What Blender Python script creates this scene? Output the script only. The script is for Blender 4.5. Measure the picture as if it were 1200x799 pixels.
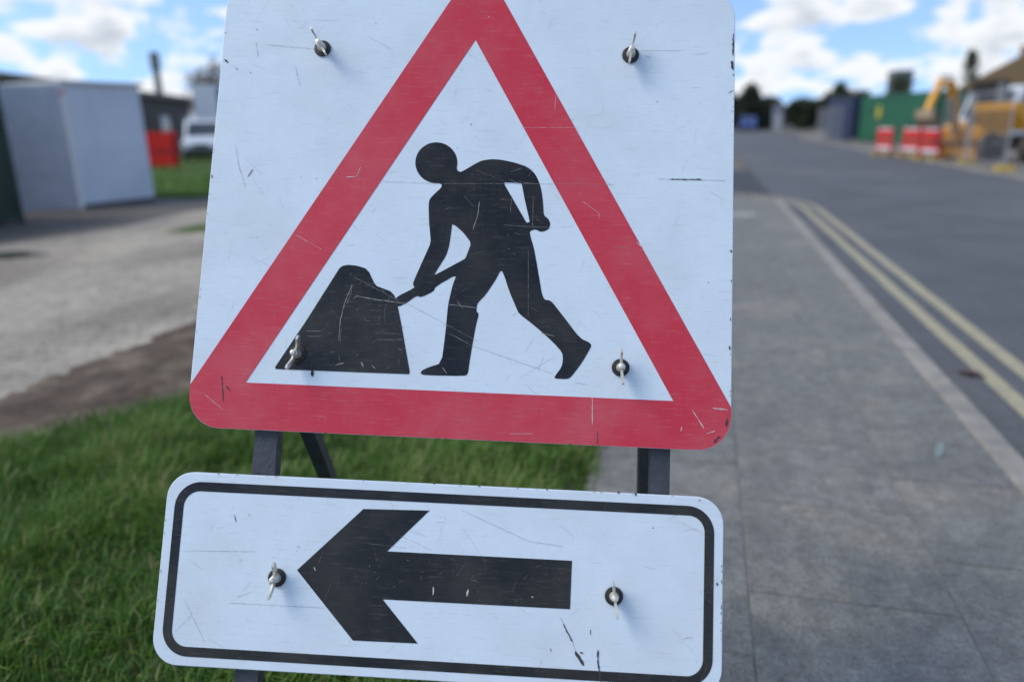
import bpy, bmesh, math, random
import numpy as np
from mathutils import Matrix, Vector, Euler

random.seed(7); rng = np.random.default_rng(11)
R = math.radians
sc = bpy.context.scene
for o in list(bpy.data.objects): bpy.data.objects.remove(o)
C = sc.collection

# ------------------------------------------------------------------ camera
cam_d = bpy.data.cameras.new('camera'); cam = bpy.data.objects.new('camera', cam_d); C.objects.link(cam)
CR = Matrix(((0.99975, 0.02249, 0.0), (-0.00629, 0.27974, -0.96006), (-0.0216, 0.95981, 0.27981)))
cam.matrix_world = Matrix.Translation((0, 0, 1.4)) @ CR.to_4x4()
cam_d.sensor_width = 36.0; cam_d.lens = 26.01
cam_d.clip_start = 0.05; cam_d.clip_end = 2000
cam_d.dof.use_dof = True; cam_d.dof.focus_distance = 1.37; cam_d.dof.aperture_fstop = 1.35
sc.camera = cam

# ------------------------------------------------------------------ world
SUN_AZ, SUN_EL = R(-101), R(47)          # azimuth clockwise from +Y (view direction)
world = bpy.data.worlds.new('World'); sc.world = world; world.use_nodes = True
nt = world.node_tree; nt.nodes.clear(); N = nt.nodes.new; L = nt.links.new
def wmath(op, a, b=None, c=None, clamp=False):
    n = N('ShaderNodeMath'); n.operation = op; n.use_clamp = clamp
    for i, v in enumerate((a, b, c)):
        if v is None: continue
        if isinstance(v, (int, float)): n.inputs[i].default_value = v
        else: L(v, n.inputs[i])
    return n.outputs[0]
tc = N('ShaderNodeTexCoord'); sep = N('ShaderNodeSeparateXYZ'); L(tc.outputs['Generated'], sep.inputs[0])
zz = wmath('MAXIMUM', sep.outputs[2], 0.0)
lift = N('ShaderNodeCombineXYZ'); L(sep.outputs[0], lift.inputs[0]); L(sep.outputs[1], lift.inputs[1]); L(wmath('MULTIPLY_ADD', zz, 0.9, 0.22), lift.inputs[2])
nrm = N('ShaderNodeVectorMath'); nrm.operation = 'NORMALIZE'; L(lift.outputs[0], nrm.inputs[0])
sky = N('ShaderNodeTexSky'); sky.sky_type = 'NISHITA'; sky.sun_disc = False
sky.sun_elevation = SUN_EL; sky.sun_rotation = SUN_AZ; sky.air_density = 1.0; sky.dust_density = 0.2; sky.ozone_density = 2.5
L(nrm.outputs[0], sky.inputs[0])
bg_sky = N('ShaderNodeBackground'); bg_sky.inputs[1].default_value = 0.145; L(sky.outputs[0], bg_sky.inputs[0])
def cloud_noise(dz, scale=12.5):
    cv = N('ShaderNodeCombineXYZ'); L(sep.outputs[0], cv.inputs[0]); L(sep.outputs[1], cv.inputs[1])
    L(wmath('MULTIPLY_ADD', wmath('POWER', zz, 0.85), 2.0, dz + 0.37), cv.inputs[2])
    nz = N('ShaderNodeTexNoise'); nz.inputs['Scale'].default_value = scale; nz.inputs['Detail'].default_value = 7
    nz.inputs['Roughness'].default_value = 0.5; nz.inputs['Distortion'].default_value = 0.15
    L(cv.outputs[0], nz.inputs['Vector']); return nz.outputs[0]
n0 = cloud_noise(0.0); n1 = cloud_noise(0.03)
def sstep(v, a, b):
    m = N('ShaderNodeMapRange'); m.interpolation_type = 'SMOOTHSTEP'; L(v, m.inputs[0])
    m.inputs[1].default_value = a; m.inputs[2].default_value = b; return m.outputs[0]
cover = wmath('MULTIPLY_ADD', wmath('MINIMUM', zz, 0.4), -0.30, 0.058)        # broken cumulus: banks up towards the horizon, opens overhead
mask = wmath('MULTIPLY', sstep(wmath('ADD', n0, cover), 0.455, 0.56), 0.97)
shade = sstep(wmath('ADD', wmath('MULTIPLY', n1, 0.75), wmath('MULTIPLY', n0, 0.25)), 0.50, 0.70)
cm = N('ShaderNodeMix'); cm.data_type = 'RGBA'; L(shade, cm.inputs[0])
cm.inputs[6].default_value = (0.93, 0.95, 0.98, 1); cm.inputs[7].default_value = (0.50, 0.56, 0.64, 1)
bg_c = N('ShaderNodeBackground'); bg_c.inputs[1].default_value = 0.61; L(cm.outputs[2], bg_c.inputs[0])
mx = N('ShaderNodeMixShader'); L(mask, mx.inputs[0]); L(bg_sky.outputs[0], mx.inputs[1]); L(bg_c.outputs[0], mx.inputs[2])
wo = N('ShaderNodeOutputWorld'); L(mx.outputs[0], wo.inputs[0])

# ------------------------------------------------------------------ sun (veiled by thin cloud)
sd = bpy.data.lights.new('sun', 'SUN'); sd.energy = 1.5; sd.angle = R(28); sd.color = (1.0, 0.91, 0.77)
sun = bpy.data.objects.new('sun', sd); C.objects.link(sun)
sdir = Vector((math.sin(SUN_AZ) * math.cos(SUN_EL), math.cos(SUN_AZ) * math.cos(SUN_EL), math.sin(SUN_EL)))
sun.rotation_euler = sdir.to_track_quat('Z', 'Y').to_euler(); sun.location = sdir * 60

vs = sc.view_settings
vs.view_transform = 'Standard'; vs.look = 'None'; vs.gamma = 1.0; vs.exposure = 0.78; vs.use_curve_mapping = False
sc.render.engine = 'CYCLES'; sc.cycles.use_denoising = True; sc.cycles.max_bounces = 6
sc.cycles.sample_clamp_indirect = 4

# ------------------------------------------------------------------ materials
MATS = {}
def mat(name, c1, c2=None, scale=4.0, rough=0.7, rough2=None, bump=0.0, bscale=None, metal=0.0, spec=0.5, stretch=(1, 1, 1),
        detail=6, lo=0.35, hi=0.65, rnd=0.0, c3=None, scale3=1.0, lo3=0.5, hi3=0.62, coat=0.0, speck=0.0, sscale=60):
    if name in MATS: return MATS[name]
    m = bpy.data.materials.new(name); m.use_nodes = True; t = m.node_tree; b = t.nodes['Principled BSDF']
    n = t.nodes.new; l = t.links.new
    b.inputs['Roughness'].default_value = rough; b.inputs['Metallic'].default_value = metal
    b.inputs['Specular IOR Level'].default_value = spec; b.inputs['Coat Weight'].default_value = coat
    c2 = c2 or tuple(x * 0.8 for x in c1)
    tcn = n('ShaderNodeTexCoord'); mp = n('ShaderNodeMapping'); mp.inputs['Scale'].default_value = stretch
    src = tcn.outputs['Object']
    if rnd:                                             # every slab or stone gets its own piece of the pattern
        o1 = n('ShaderNodeObjectInfo'); w1 = n('ShaderNodeMath'); w1.operation = 'MULTIPLY'; w1.inputs[1].default_value = 61.0; l(o1.outputs['Random'], w1.inputs[0])
        a1 = n('ShaderNodeVectorMath'); a1.operation = 'ADD'; l(src, a1.inputs[0]); l(w1.outputs[0], a1.inputs[1]); src = a1.outputs[0]
    l(src, mp.inputs[0])
    nz = n('ShaderNodeTexNoise'); nz.inputs['Scale'].default_value = scale; nz.inputs['Detail'].default_value = detail; nz.inputs['Roughness'].default_value = 0.6
    l(mp.outputs[0], nz.inputs['Vector'])
    mr = n('ShaderNodeMapRange'); l(nz.outputs[0], mr.inputs[0]); mr.inputs[1].default_value = lo; mr.inputs[2].default_value = hi
    mi = n('ShaderNodeMix'); mi.data_type = 'RGBA'; l(mr.outputs[0], mi.inputs[0])
    mi.inputs[6].default_value = (*c1, 1); mi.inputs[7].default_value = (*c2, 1)
    out = mi.outputs[2]
    if c3:
        n3 = n('ShaderNodeTexNoise'); n3.inputs['Scale'].default_value = scale3; n3.inputs['Detail'].default_value = 5; l(mp.outputs[0], n3.inputs['Vector'])
        m3 = n('ShaderNodeMapRange'); l(n3.outputs[0], m3.inputs[0]); m3.inputs[1].default_value = lo3; m3.inputs[2].default_value = hi3
        k = n('ShaderNodeMix'); k.data_type = 'RGBA'; l(m3.outputs[0], k.inputs[0]); l(out, k.inputs[6]); k.inputs[7].default_value = (*c3, 1); out = k.outputs[2]
    if speck:
        for q_, ss in ((speck, sscale), (speck * 0.8, sscale * 0.22)):
            n4 = n('ShaderNodeTexNoise'); n4.inputs['Scale'].default_value = ss; n4.inputs['Detail'].default_value = 4; n4.inputs['Roughness'].default_value = 0.7; l(src, n4.inputs['Vector'])
            m4 = n('ShaderNodeMapRange'); l(n4.outputs[0], m4.inputs[0]); m4.inputs[1].default_value = 0.32; m4.inputs[2].default_value = 0.68; m4.inputs[3].default_value = 1 - q_; m4.inputs[4].default_value = 1 + q_
            h4 = n('ShaderNodeHueSaturation'); l(m4.outputs[0], h4.inputs['Value']); l(out, h4.inputs['Color']); out = h4.outputs[0]
    if rnd:
        oi = n('ShaderNodeObjectInfo'); rr = n('ShaderNodeMapRange'); l(oi.outputs['Random'], rr.inputs[0]); rr.inputs[3].default_value = 1 - rnd; rr.inputs[4].default_value = 1 + rnd
        hs = n('ShaderNodeHueSaturation'); l(rr.outputs[0], hs.inputs['Value']); l(out, hs.inputs['Color']); out = hs.outputs[0]
    l(out, b.inputs['Base Color'])
    if rough2 is not None:
        r2 = n('ShaderNodeMapRange'); l(nz.outputs[0], r2.inputs[0]); r2.inputs[1].default_value = lo; r2.inputs[2].default_value = hi
        r2.inputs[3].default_value = rough; r2.inputs[4].default_value = rough2; l(r2.outputs[0], b.inputs['Roughness'])
    if bump:
        bz = n('ShaderNodeTexNoise'); bz.inputs['Scale'].default_value = bscale or scale * 6; bz.inputs['Detail'].default_value = 6; l(mp.outputs[0], bz.inputs['Vector'])
        bp = n('ShaderNodeBump'); bp.inputs['Strength'].default_value = bump; bp.inputs['Distance'].default_value = 0.01; l(bz.outputs[0], bp.inputs['Height']); l(bp.outputs[0], b.inputs['Normal'])
    MATS[name] = m; return m

def film_mat(name, c, grime_or_reflection, rough, amount=0.25, spec=0.5):
    """printed sign sheeting: flat colour, faint blotchy grime, hairline scuffs in two directions; brown reflections painted into the black"""
    m = bpy.data.materials.new(name); m.use_nodes = True; t = m.node_tree; b = t.nodes['Principled BSDF']; n = t.nodes.new; l = t.links.new
    tcn = n('ShaderNodeTexCoord'); b.inputs['Specular IOR Level'].default_value = spec
    def noise(scale, stretch, lo, hi, rot=0):
        mp = n('ShaderNodeMapping'); mp.inputs['Scale'].default_value = stretch; mp.inputs['Rotation'].default_value = (0, 0, rot); l(tcn.outputs['Object'], mp.inputs[0])
        z = n('ShaderNodeTexNoise'); z.inputs['Scale'].default_value = scale; z.inputs['Detail'].default_value = 7; z.inputs['Roughness'].default_value = 0.62; l(mp.outputs[0], z.inputs['Vector'])
        r = n('ShaderNodeMapRange'); l(z.outputs[0], r.inputs[0]); r.inputs[1].default_value = lo; r.inputs[2].default_value = hi; return r.outputs[0]
    def mul(a, k):
        q = n('ShaderNodeMath'); q.operation = 'MULTIPLY'; l(a, q.inputs[0]); q.inputs[1].default_value = k; return q.outputs[0]
    def mixc(f, a, bcol):
        k = n('ShaderNodeMix'); k.data_type = 'RGBA'; l(f, k.inputs[0])
        if isinstance(a, tuple): k.inputs[6].default_value = (*a, 1)
        else: l(a, k.inputs[6])
        k.inputs[7].default_value = (*bcol, 1); return k.outputs[2]
    col = mixc(mul(noise(6, (1, 1, 1), 0.42, 0.75), amount), c, grime_or_reflection)
    col = mixc(mul(noise(22, (1, 12, 1), 0.56, 0.72), amount * 1.3), col, grime_or_reflection)
    col = mixc(mul(noise(26, (14, 1, 1), 0.60, 0.72, 0.5), amount * 0.9), col, grime_or_reflection)
    col = mixc(mul(noise(160, (1, 1, 1), 0.66, 0.72), amount * 1.8), col, grime_or_reflection)
    l(col, b.inputs['Base Color'])
    rr = n('ShaderNodeMapRange'); l(noise(9, (1, 2, 1), 0.3, 0.7), rr.inputs[0]); rr.inputs[3].default_value = rough - 0.08; rr.inputs[4].default_value = rough + 0.12; l(rr.outputs[0], b.inputs['Roughness'])
    bz = n('ShaderNodeTexNoise'); bz.inputs['Scale'].default_value = 4; bz.inputs['Detail'].default_value = 3; l(tcn.outputs['Object'], bz.inputs['Vector'])
    bp = n('ShaderNodeBump'); bp.inputs['Strength'].default_value = 0.22; bp.inputs['Distance'].default_value = 0.01; l(bz.outputs[0], bp.inputs['Height']); l(bp.outputs[0], b.inputs['Normal'])
    return m

# ------------------------------------------------------------------ mesh helpers
class MB:
    def __init__(s): s.v = []; s.f = []
    def add(s, vs_, fs): k = len(s.v); s.v += [tuple(q) for q in vs_]; s.f += [tuple(i + k for i in f) for f in fs]; return s
    def box(s, x0, x1, y0, y1, z0, z1):
        return s.add([(x0, y0, z0), (x1, y0, z0), (x1, y1, z0), (x0, y1, z0), (x0, y0, z1), (x1, y0, z1), (x1, y1, z1), (x0, y1, z1)],
                     [(0, 3, 2, 1), (4, 5, 6, 7), (0, 1, 5, 4), (1, 2, 6, 5), (2, 3, 7, 6), (3, 0, 4, 7)])
    def chbox(s, x0, x1, y0, y1, z0, z1, c):      # box with a chamfered top edge
        return s.add([(x0, y0, z0), (x1, y0, z0), (x1, y1, z0), (x0, y1, z0), (x0, y0, z1 - c), (x1, y0, z1 - c), (x1, y1, z1 - c), (x0, y1, z1 - c),
                      (x0 + c, y0 + c, z1), (x1 - c, y0 + c, z1), (x1 - c, y1 - c, z1), (x0 + c, y1 - c, z1)],
                     [(0, 3, 2, 1), (0, 1, 5, 4), (1, 2, 6, 5), (2, 3, 7, 6), (3, 0, 4, 7), (4, 5, 9, 8), (5, 6, 10, 9), (6, 7, 11, 10), (7, 4, 8, 11), (8, 9, 10, 11)])
    def bar(s, p0, p1, w, h, up=(0, 0, 1)):
        p0 = Vector(p0); p1 = Vector(p1); d = (p1 - p0).normalized(); a = d.cross(Vector(up))
        if a.length < 1e-4: a = d.cross(Vector((0, 1, 0)))
        a.normalize(); b = a.cross(d)
        o = [a * w / 2 * i + b * h / 2 * j for i, j in ((-1, -1), (1, -1), (1, 1), (-1, 1))]
        return s.add([p0 + q for q in o] + [p1 + q for q in o], [(3, 2, 1, 0), (4, 5, 6, 7), (0, 1, 5, 4), (1, 2, 6, 5), (2, 3, 7, 6), (3, 0, 4, 7)])
    def tube(s, pts, r, n=8, cap=True):
        pts = [Vector(p) for p in pts]; rs = r if isinstance(r, (list, tuple)) else [r] * len(pts); k = len(s.v); V = []; F = []
        ref = Vector((0.3, 0.5, 0.81))
        for i, p in enumerate(pts):
            d = (pts[min(i + 1, len(pts) - 1)] - pts[max(i - 1, 0)]).normalized(); a = d.cross(ref)
            if a.length < 0.05: a = d.cross(Vector((1, 0, 0)))
            a.normalize(); b = d.cross(a)
            V += [p + (a * math.cos(q * 2 * math.pi / n) + b * math.sin(q * 2 * math.pi / n)) * rs[i] for q in range(n)]
        for i in range(len(pts) - 1):
            for q in range(n): F.append((i * n + q, i * n + (q + 1) % n, (i + 1) * n + (q + 1) % n, (i + 1) * n + q))
        if cap: F.append(tuple(reversed(range(n)))); F.append(tuple((len(pts) - 1) * n + q for q in range(n)))
        return s.add(V, F)
    def prism(s, pts, a0, a1, ax='z'):            # extrude a 2-D outline along an axis
        m = {'z': lambda x, y, t: (x, y, t), 'y': lambda x, y, t: (x, t, y), 'x': lambda x, y, t: (t, x, y)}[ax]; n = len(pts)
        return s.add([m(x, y, a0) for x, y in pts] + [m(x, y, a1) for x, y in pts],
                     [tuple(reversed(range(n))), tuple(range(n, 2 * n))] + [(i, (i + 1) % n, n + (i + 1) % n, n + i) for i in range(n)])
    def lathe(s, prof, n=16, c=(0, 0, 0), ax='z'):
        V = []; F = []
        for r, h in prof:
            for q in range(n):
                x, y = r * math.cos(q * 2 * math.pi / n), r * math.sin(q * 2 * math.pi / n)
                V.append({'z': (c[0] + x, c[1] + y, c[2] + h), 'y': (c[0] + x, c[1] + h, c[2] + y), 'x': (c[0] + h, c[1] + x, c[2] + y)}[ax])
        for i in range(len(prof) - 1):
            for q in range(n): F.append((i * n + q, i * n + (q + 1) % n, (i + 1) * n + (q + 1) % n, (i + 1) * n + q))
        F.append(tuple(reversed(range(n)))); F.append(tuple((len(prof) - 1) * n + q for q in range(n)))
        return s.add(V, F)
    def mesh(s, name, fix=True):
        me = bpy.data.meshes.new(name); me.from_pydata(s.v, [], s.f); me.validate()
        if fix:
            b = bmesh.new(); b.from_mesh(me); bmesh.ops.recalc_face_normals(b, faces=b.faces); b.to_mesh(me); b.free()
        return me
    def build(s, name, m, parent=None, loc=(0, 0, 0), rot=(0, 0, 0), smooth=False):
        return link(name, s.mesh(name), m, parent, loc, rot, smooth)
def link(name, me, m, parent=None, loc=(0, 0, 0), rot=(0, 0, 0), smooth=False):
    o = bpy.data.objects.new(name, me); C.objects.link(o)
    if m and not me.materials: me.materials.append(m)
    if parent: o.parent = parent
    o.location = loc; o.rotation_euler = rot
    if smooth:
        me.shade_smooth()
        try: me.set_sharp_from_angle(angle=R(40))
        except Exception: pass
    return o
def tag(o, label, cat, group=None):
    o['label'] = label; o['category'] = cat
    if group: o['group'] = group
    return o
def thing(name, loc, rz, label, cat, group=None):
    o = bpy.data.objects.new(name, None); C.objects.link(o); o.location = loc; o.rotation_euler = (0, 0, rz); o.empty_display_size = 0.2
    return tag(o, label, cat, group)
def struct(o): o['kind'] = 'structure'; return o
def stuff(o): o['kind'] = 'stuff'; return o
def copy_tree(o, parent=None):
    c = o.copy(); C.objects.link(c); c.parent = parent
    for ch in o.children: copy_tree(ch, c)
    return c
RA = -R(14.58); UX, UY = 0.2517, 0.9678
def rf(u, v, z=0.0): return (u * UX + v * UY, u * UY - v * UX, z)       # road frame -> world
def film(name, loops, z, t, m, parent):
    cu = bpy.data.curves.new(name, 'CURVE'); cu.dimensions = '2D'; cu.fill_mode = 'BOTH'; cu.extrude = t / 2
    for lp in loops:
        sp = cu.splines.new('POLY'); sp.points.add(len(lp) - 1); sp.use_cyclic_u = True
        for q, (x, y) in zip(sp.points, lp): q.co = (x, y, 0, 1)
    tmp = bpy.data.objects.new('tmp', cu); C.objects.link(tmp); dg = bpy.context.evaluated_depsgraph_get()
    me = bpy.data.meshes.new_from_object(tmp.evaluated_get(dg)); me.name = name; me.materials.clear()
    bpy.data.objects.remove(tmp); bpy.data.curves.remove(cu)
    return link(name, me, m, parent, (0, 0, z))
def rrect(x0, x1, y0, y1, r, n=8):
    p = []
    for cx, cy, a in ((x1 - r, y1 - r, 0), (x0 + r, y1 - r, 90), (x0 + r, y0 + r, 180), (x1 - r, y0 + r, 270)):
        for i in range(n + 1): q = R(a + 90 * i / n); p.append((cx + r * math.cos(q), cy + r * math.sin(q)))
    return p
def chaikin(p, k=0.22):
    o = []
    for i in range(len(p)):
        a, b = p[i], p[(i + 1) % len(p)]
        o += [(a[0] * (1 - k) + b[0] * k, a[1] * (1 - k) + b[1] * k), (a[0] * k + b[0] * (1 - k), a[1] * k + b[1] * (1 - k))]
    return o

# ================================================================== THE SETTING
M_asph = mat('asphalt', (0.105, 0.11, 0.118), (0.08, 0.085, 0.092), scale=0.9, rough=0.78, rough2=0.9, bump=0.7, bscale=140, speck=0.22, sscale=70, c3=(0.12, 0.122, 0.125), scale3=0.25)
M_dark_asph = mat('fresh_asphalt', (0.035, 0.036, 0.04), (0.05, 0.05, 0.055), scale=3, rough=0.75, bump=0.4, bscale=120)
M_soil = mat('bare_soil', (0.10, 0.068, 0.043), (0.045, 0.032, 0.021), scale=6, rough=0.95, bump=1.0, bscale=30, c3=(0.15, 0.115, 0.08), scale3=3, speck=0.3, sscale=40)
M_ground = mat('rough_ground', (0.17, 0.15, 0.125), (0.11, 0.10, 0.085), scale=0.6, rough=0.95, bump=0.5, bscale=20, c3=(0.07, 0.085, 0.04), scale3=0.15)
M_yard = mat('worn_concrete', (0.39, 0.35, 0.28), (0.26, 0.23, 0.185), scale=1.3, rough=0.9, bump=0.8, bscale=24, stretch=(1, 0.4, 1), speck=0.25, sscale=22,
             c3=(0.17, 0.145, 0.115), scale3=0.7, lo3=0.47, hi3=0.70)
M_slab = mat('paving_concrete', (0.215, 0.214, 0.198), (0.15, 0.151, 0.143), scale=5, rough=0.9, bump=1.0, bscale=120, rnd=0.045, c3=(0.275, 0.25, 0.205), scale3=2.2, lo3=0.54, hi3=0.80, lo=0.3, hi=0.7, speck=0.30, sscale=75)
M_joint = mat('joint_dirt', (0.13, 0.125, 0.112), (0.24, 0.228, 0.20), scale=9, rough=0.95, bump=0.6, bscale=60)
M_kerb = mat('kerb_concrete', (0.31, 0.29, 0.25), (0.21, 0.20, 0.18), scale=7, rough=0.8, bump=0.4, bscale=90, rnd=0.10)
M_yellow = mat('worn_yellow_paint', (0.40, 0.355, 0.225), (0.30, 0.275, 0.195), scale=9, rough=0.7, bump=0.4, bscale=120, c3=(0.16, 0.15, 0.13), scale3=28, lo3=0.60, hi3=0.68)

def sheet(name, pts, z, m, sub=None):
    me = bpy.data.meshes.new(name); me.from_pydata([(x, y, 0) for x, y in pts], [], [tuple(range(len(pts)))]); me.validate()
    return struct(link(name, me, m, None, (0, 0, z)))
g = sheet('ground', [(-900, -300), (900, -300), (900, 1200), (-900, 1200)], -0.10, M_ground)
def rsheet(name, pts_vu, z, m, parent=None):
    me = bpy.data.meshes.new(name); me.from_pydata([(v, u, 0) for v, u in pts_vu], [], [tuple(range(len(pts_vu)))]); me.validate()
    o = link(name, me, m, parent, (0, 0, z), (0, 0, RA)); return o
struct(rsheet('road', [(1.30, -25), (7.05, -25), (7.05, 120), (1.30, 120)], -0.06, M_asph))
struct(rsheet('site_entrance_road', [(-12, 15.2), (1.296, 15.2), (1.296, 24), (-12, 24)], -0.064, M_dark_asph))
yard = struct(rsheet('yard', [(-60, -20), (-3.50, -20), (-3.50, 15.2), (-11.0, 15.2), (-11.4, 14.6), (-60, 14.6)], -0.03, M_yard))

# grassed verge with a bare muddy edge
def vnoise(x, y, s, seed=0):
    r = np.random.default_rng(seed); t = r.random((64, 64)); fx, fy = np.asarray(x) / s, np.asarray(y) / s
    i, j = np.floor(fx).astype(int), np.floor(fy).astype(int); a, b = fx - i, fy - j; a, b = a * a * (3 - 2 * a), b * b * (3 - 2 * b)
    T = lambda p, q: t[p % 64, q % 64]
    return (T(i, j) * (1 - a) + T(i + 1, j) * a) * (1 - b) + (T(i, j + 1) * (1 - a) + T(i + 1, j + 1) * a) * b
def grid_strip(name, v0, v1, u0, u1, dv, du, hfun, m):
    vsn = np.linspace(v0, v1, int((v1 - v0) / dv) + 2); usn = np.linspace(u0, u1, int((u1 - u0) / du) + 2); V, U = np.meshgrid(vsn, usn)
    Z = hfun(V, U); nv = len(vsn); P = np.stack([V.ravel(), U.ravel(), Z.ravel()], 1)
    F = [(j * nv + i, j * nv + i + 1, (j + 1) * nv + i + 1, (j + 1) * nv + i) for j in range(len(usn) - 1) for i in range(nv - 1)]
    me = bpy.data.meshes.new(name); me.from_pydata(P.tolist(), [], F); me.validate(); o = link(name, me, m, None, (0, 0, 0), (0, 0, RA)); me.shade_smooth(); return struct(o)
def verge_h(V, U):
    edge = np.clip((V + 4.05) / 0.5, 0, 1); right = np.clip((-0.40 - V) / 0.12, 0, 1)
    return -0.055 + edge * (0.035 + 0.035 * vnoise(V + 40, U + 40, 0.22, 3) + 0.02 * vnoise(V + 40, U + 40, 0.07, 4)) * (0.5 + 0.5 * right)
def grass_edge(U): return np.minimum(-3.20 + 0.56 * np.clip(U - 2.35, 0, None), -1.3)
M_turf = mat('turf_thatch', (0.06, 0.07, 0.022), (0.04, 0.06, 0.016), scale=9, rough=0.95, bump=0.8, bscale=50)
grid_strip('mud_edge', -4.05, -0.405, -4, 15.0, 0.04, 0.06, verge_h, M_soil)
grid_strip('verge_turf', -4.05, -0.405, -4, 15.0, 0.05, 0.08, lambda V, U: verge_h(V, U) + np.where(V > grass_edge(U) + 0.12 * (vnoise(V + 50, U + 50, 0.3, 10) - 0.3), 0.006, -0.03), M_turf)

def blades(name, v, u, h, wid, lean, colr, m, zb=0.0):
    """v,u base positions (road frame); builds curved two-segment blades as one mesh with a per-blade colour value"""
    n = len(v); az = rng.random(n) * 2 * math.pi; d = np.stack([np.cos(az), np.sin(az)], 1); s = np.stack([-d[:, 1], d[:, 0]], 1)
    base = np.stack([v, u], 1); V = np.zeros((n, 5, 3)); z0 = zb if np.ndim(zb) else np.full(n, zb)
    V[:, 0, :2] = base - s * wid[:, None] / 2; V[:, 1, :2] = base + s * wid[:, None] / 2; V[:, 0, 2] = V[:, 1, 2] = z0 - 0.01
    mid = base + d * (lean * h * 0.35)[:, None]; V[:, 2, :2] = mid - s * wid[:, None] * 0.42; V[:, 3, :2] = mid + s * wid[:, None] * 0.42; V[:, 2, 2] = V[:, 3, 2] = z0 + h * 0.6
    V[:, 4, :2] = base + d * (lean * h)[:, None]; V[:, 4, 2] = z0 + h * np.sqrt(np.clip(1 - 0.55 * lean ** 2, 0.15, 1))
    k = np.arange(n) * 5; lv = np.stack([k, k + 1, k + 3, k + 2, k + 2, k + 3, k + 4], 1).ravel()
    me = bpy.data.meshes.new(name); me.vertices.add(n * 5); me.vertices.foreach_set('co', V.reshape(-1)); me.loops.add(n * 7); me.loops.foreach_set('vertex_index', lv.astype(np.int32))
    me.polygons.add(n * 2); ls = np.stack([np.arange(n) * 7, np.arange(n) * 7 + 4], 1).ravel(); me.polygons.foreach_set('loop_start', ls.astype(np.int32))
    try: me.polygons.foreach_set('loop_total', np.tile([4, 3], n).astype(np.int32))
    except Exception: pass
    me.update(calc_edges=True)
    at = me.attributes.new('tint', 'FLOAT', 'POINT'); at.data.foreach_set('value', np.repeat(colr, 5).astype(np.float32))
    return stuff(link(name, me, m, None, (0, 0, 0), (0, 0, RA)))
def grass_mat():
    m = bpy.data.materials.new('grass_blade'); m.use_nodes = True; t = m.node_tree; b = t.nodes['Principled BSDF']
    a = t.nodes.new('ShaderNodeAttribute'); a.attribute_name = 'tint'; r = t.nodes.new('ShaderNodeValToRGB'); e = r.color_ramp.elements
    e[0].position = 0; e[0].color = (0.034, 0.088, 0.014, 1); e[1].position = 1; e[1].color = (0.40, 0.34, 0.17, 1)
    for p, c in ((0.35, (0.082, 0.185, 0.024, 1)), (0.75, (0.16, 0.28, 0.045, 1)), (0.93, (0.22, 0.28, 0.075, 1))): q = e.new(p); q.color = c
    t.links.new(a.outputs['Fac'], r.inputs[0]); t.links.new(r.outputs[0], b.inputs['Base Color'])
    b.inputs['Roughness'].default_value = 0.48; b.inputs['Specular IOR Level'].default_value = 0.4
    tr = t.nodes.new('ShaderNodeBsdfTranslucent'); t.links.new(r.outputs[0], tr.inputs[0]); ms = t.nodes.new('ShaderNodeMixShader'); ms.inputs[0].default_value = 0.3
    t.links.new(b.outputs[0], ms.inputs[1]); t.links.new(tr.outputs[0], ms.inputs[2]); t.links.new(ms.outputs[0], t.nodes['Material Output'].inputs[0]); return m
M_grass = grass_mat()
nb = 240000
v = rng.uniform(-3.7, -0.36, nb); u = 0.3 + 8.5 * rng.random(nb) ** 1.45
cl = vnoise(v + 50, u + 50, 0.28, 8); cl2 = vnoise(v + 50, u + 50, 0.11, 9); ed = vnoise(v + 50, u + 50, 0.35, 10)
keep = (v > grass_edge(u) + 0.28 * (ed - 0.45)) & (v < -0.40 + 0.05 * cl2) & (rng.random(nb) < 0.55 + 0.9 * cl2) & (rng.random(nb) < np.clip((v - grass_edge(u) + 0.12) / 0.3, 0.12, 1))
v, u, cl, cl2 = v[keep], u[keep], cl[keep], cl2[keep]; n = len(v)
h = (0.045 + 0.105 * cl ** 1.3 + 0.02 * cl2) * rng.uniform(0.55, 1.35, n) * np.clip((-0.36 - v) / 0.25, 0.45, 1)
blades('verge_grass', v, u, h, rng.uniform(0.003, 0.0062, n), rng.uniform(0.1, 1.0, n),
       np.clip(0.30 + 0.42 * cl + rng.normal(0, 0.2, n) + (rng.random(n) < 0.05) * 0.5, 0, 1), M_grass, verge_h(v, u))
tag(bpy.data.objects['verge_grass'], 'lush green grass on the verge around the sign', 'grass')
# lawn beyond the yard and a tuft in the yard
M_lawn = mat('lawn_ground', (0.06, 0.095, 0.025), (0.085, 0.12, 0.035), scale=1.5, rough=0.95, bump=0.6, bscale=30)
struct(rsheet('lawn', [(-70, 14.6), (-11.4, 14.6), (-10.4, 15.4), (-10.2, 60), (-70, 60)], -0.055, M_lawn))
nl = 26000; u = 14.7 + 28 * rng.random(nl) ** 1.7; v = -11.0 - rng.random(nl) * (3 + (u - 14) * 0.9); tn = rng.random(nl)
blades('lawn_grass', v, u, rng.uniform(0.05, 0.16, nl), rng.uniform(0.012, 0.03, nl), rng.uniform(0.2, 1.0, nl), np.clip(0.2 + 0.5 * vnoise(v + 90, u, 1.2, 5) + rng.normal(0, .12, nl), 0, 1), M_grass, -0.055)
tag(bpy.data.objects['lawn_grass'], 'rough mown lawn behind the white site cabin', 'grass')
nt_ = 1500; a = rng.random(nt_) * 6.283; rr = np.sqrt(rng.random(nt_)); v = -7.4 + rr * np.cos(a) * 0.55; u = 9.9 + rr * np.sin(a) * 0.6
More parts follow.
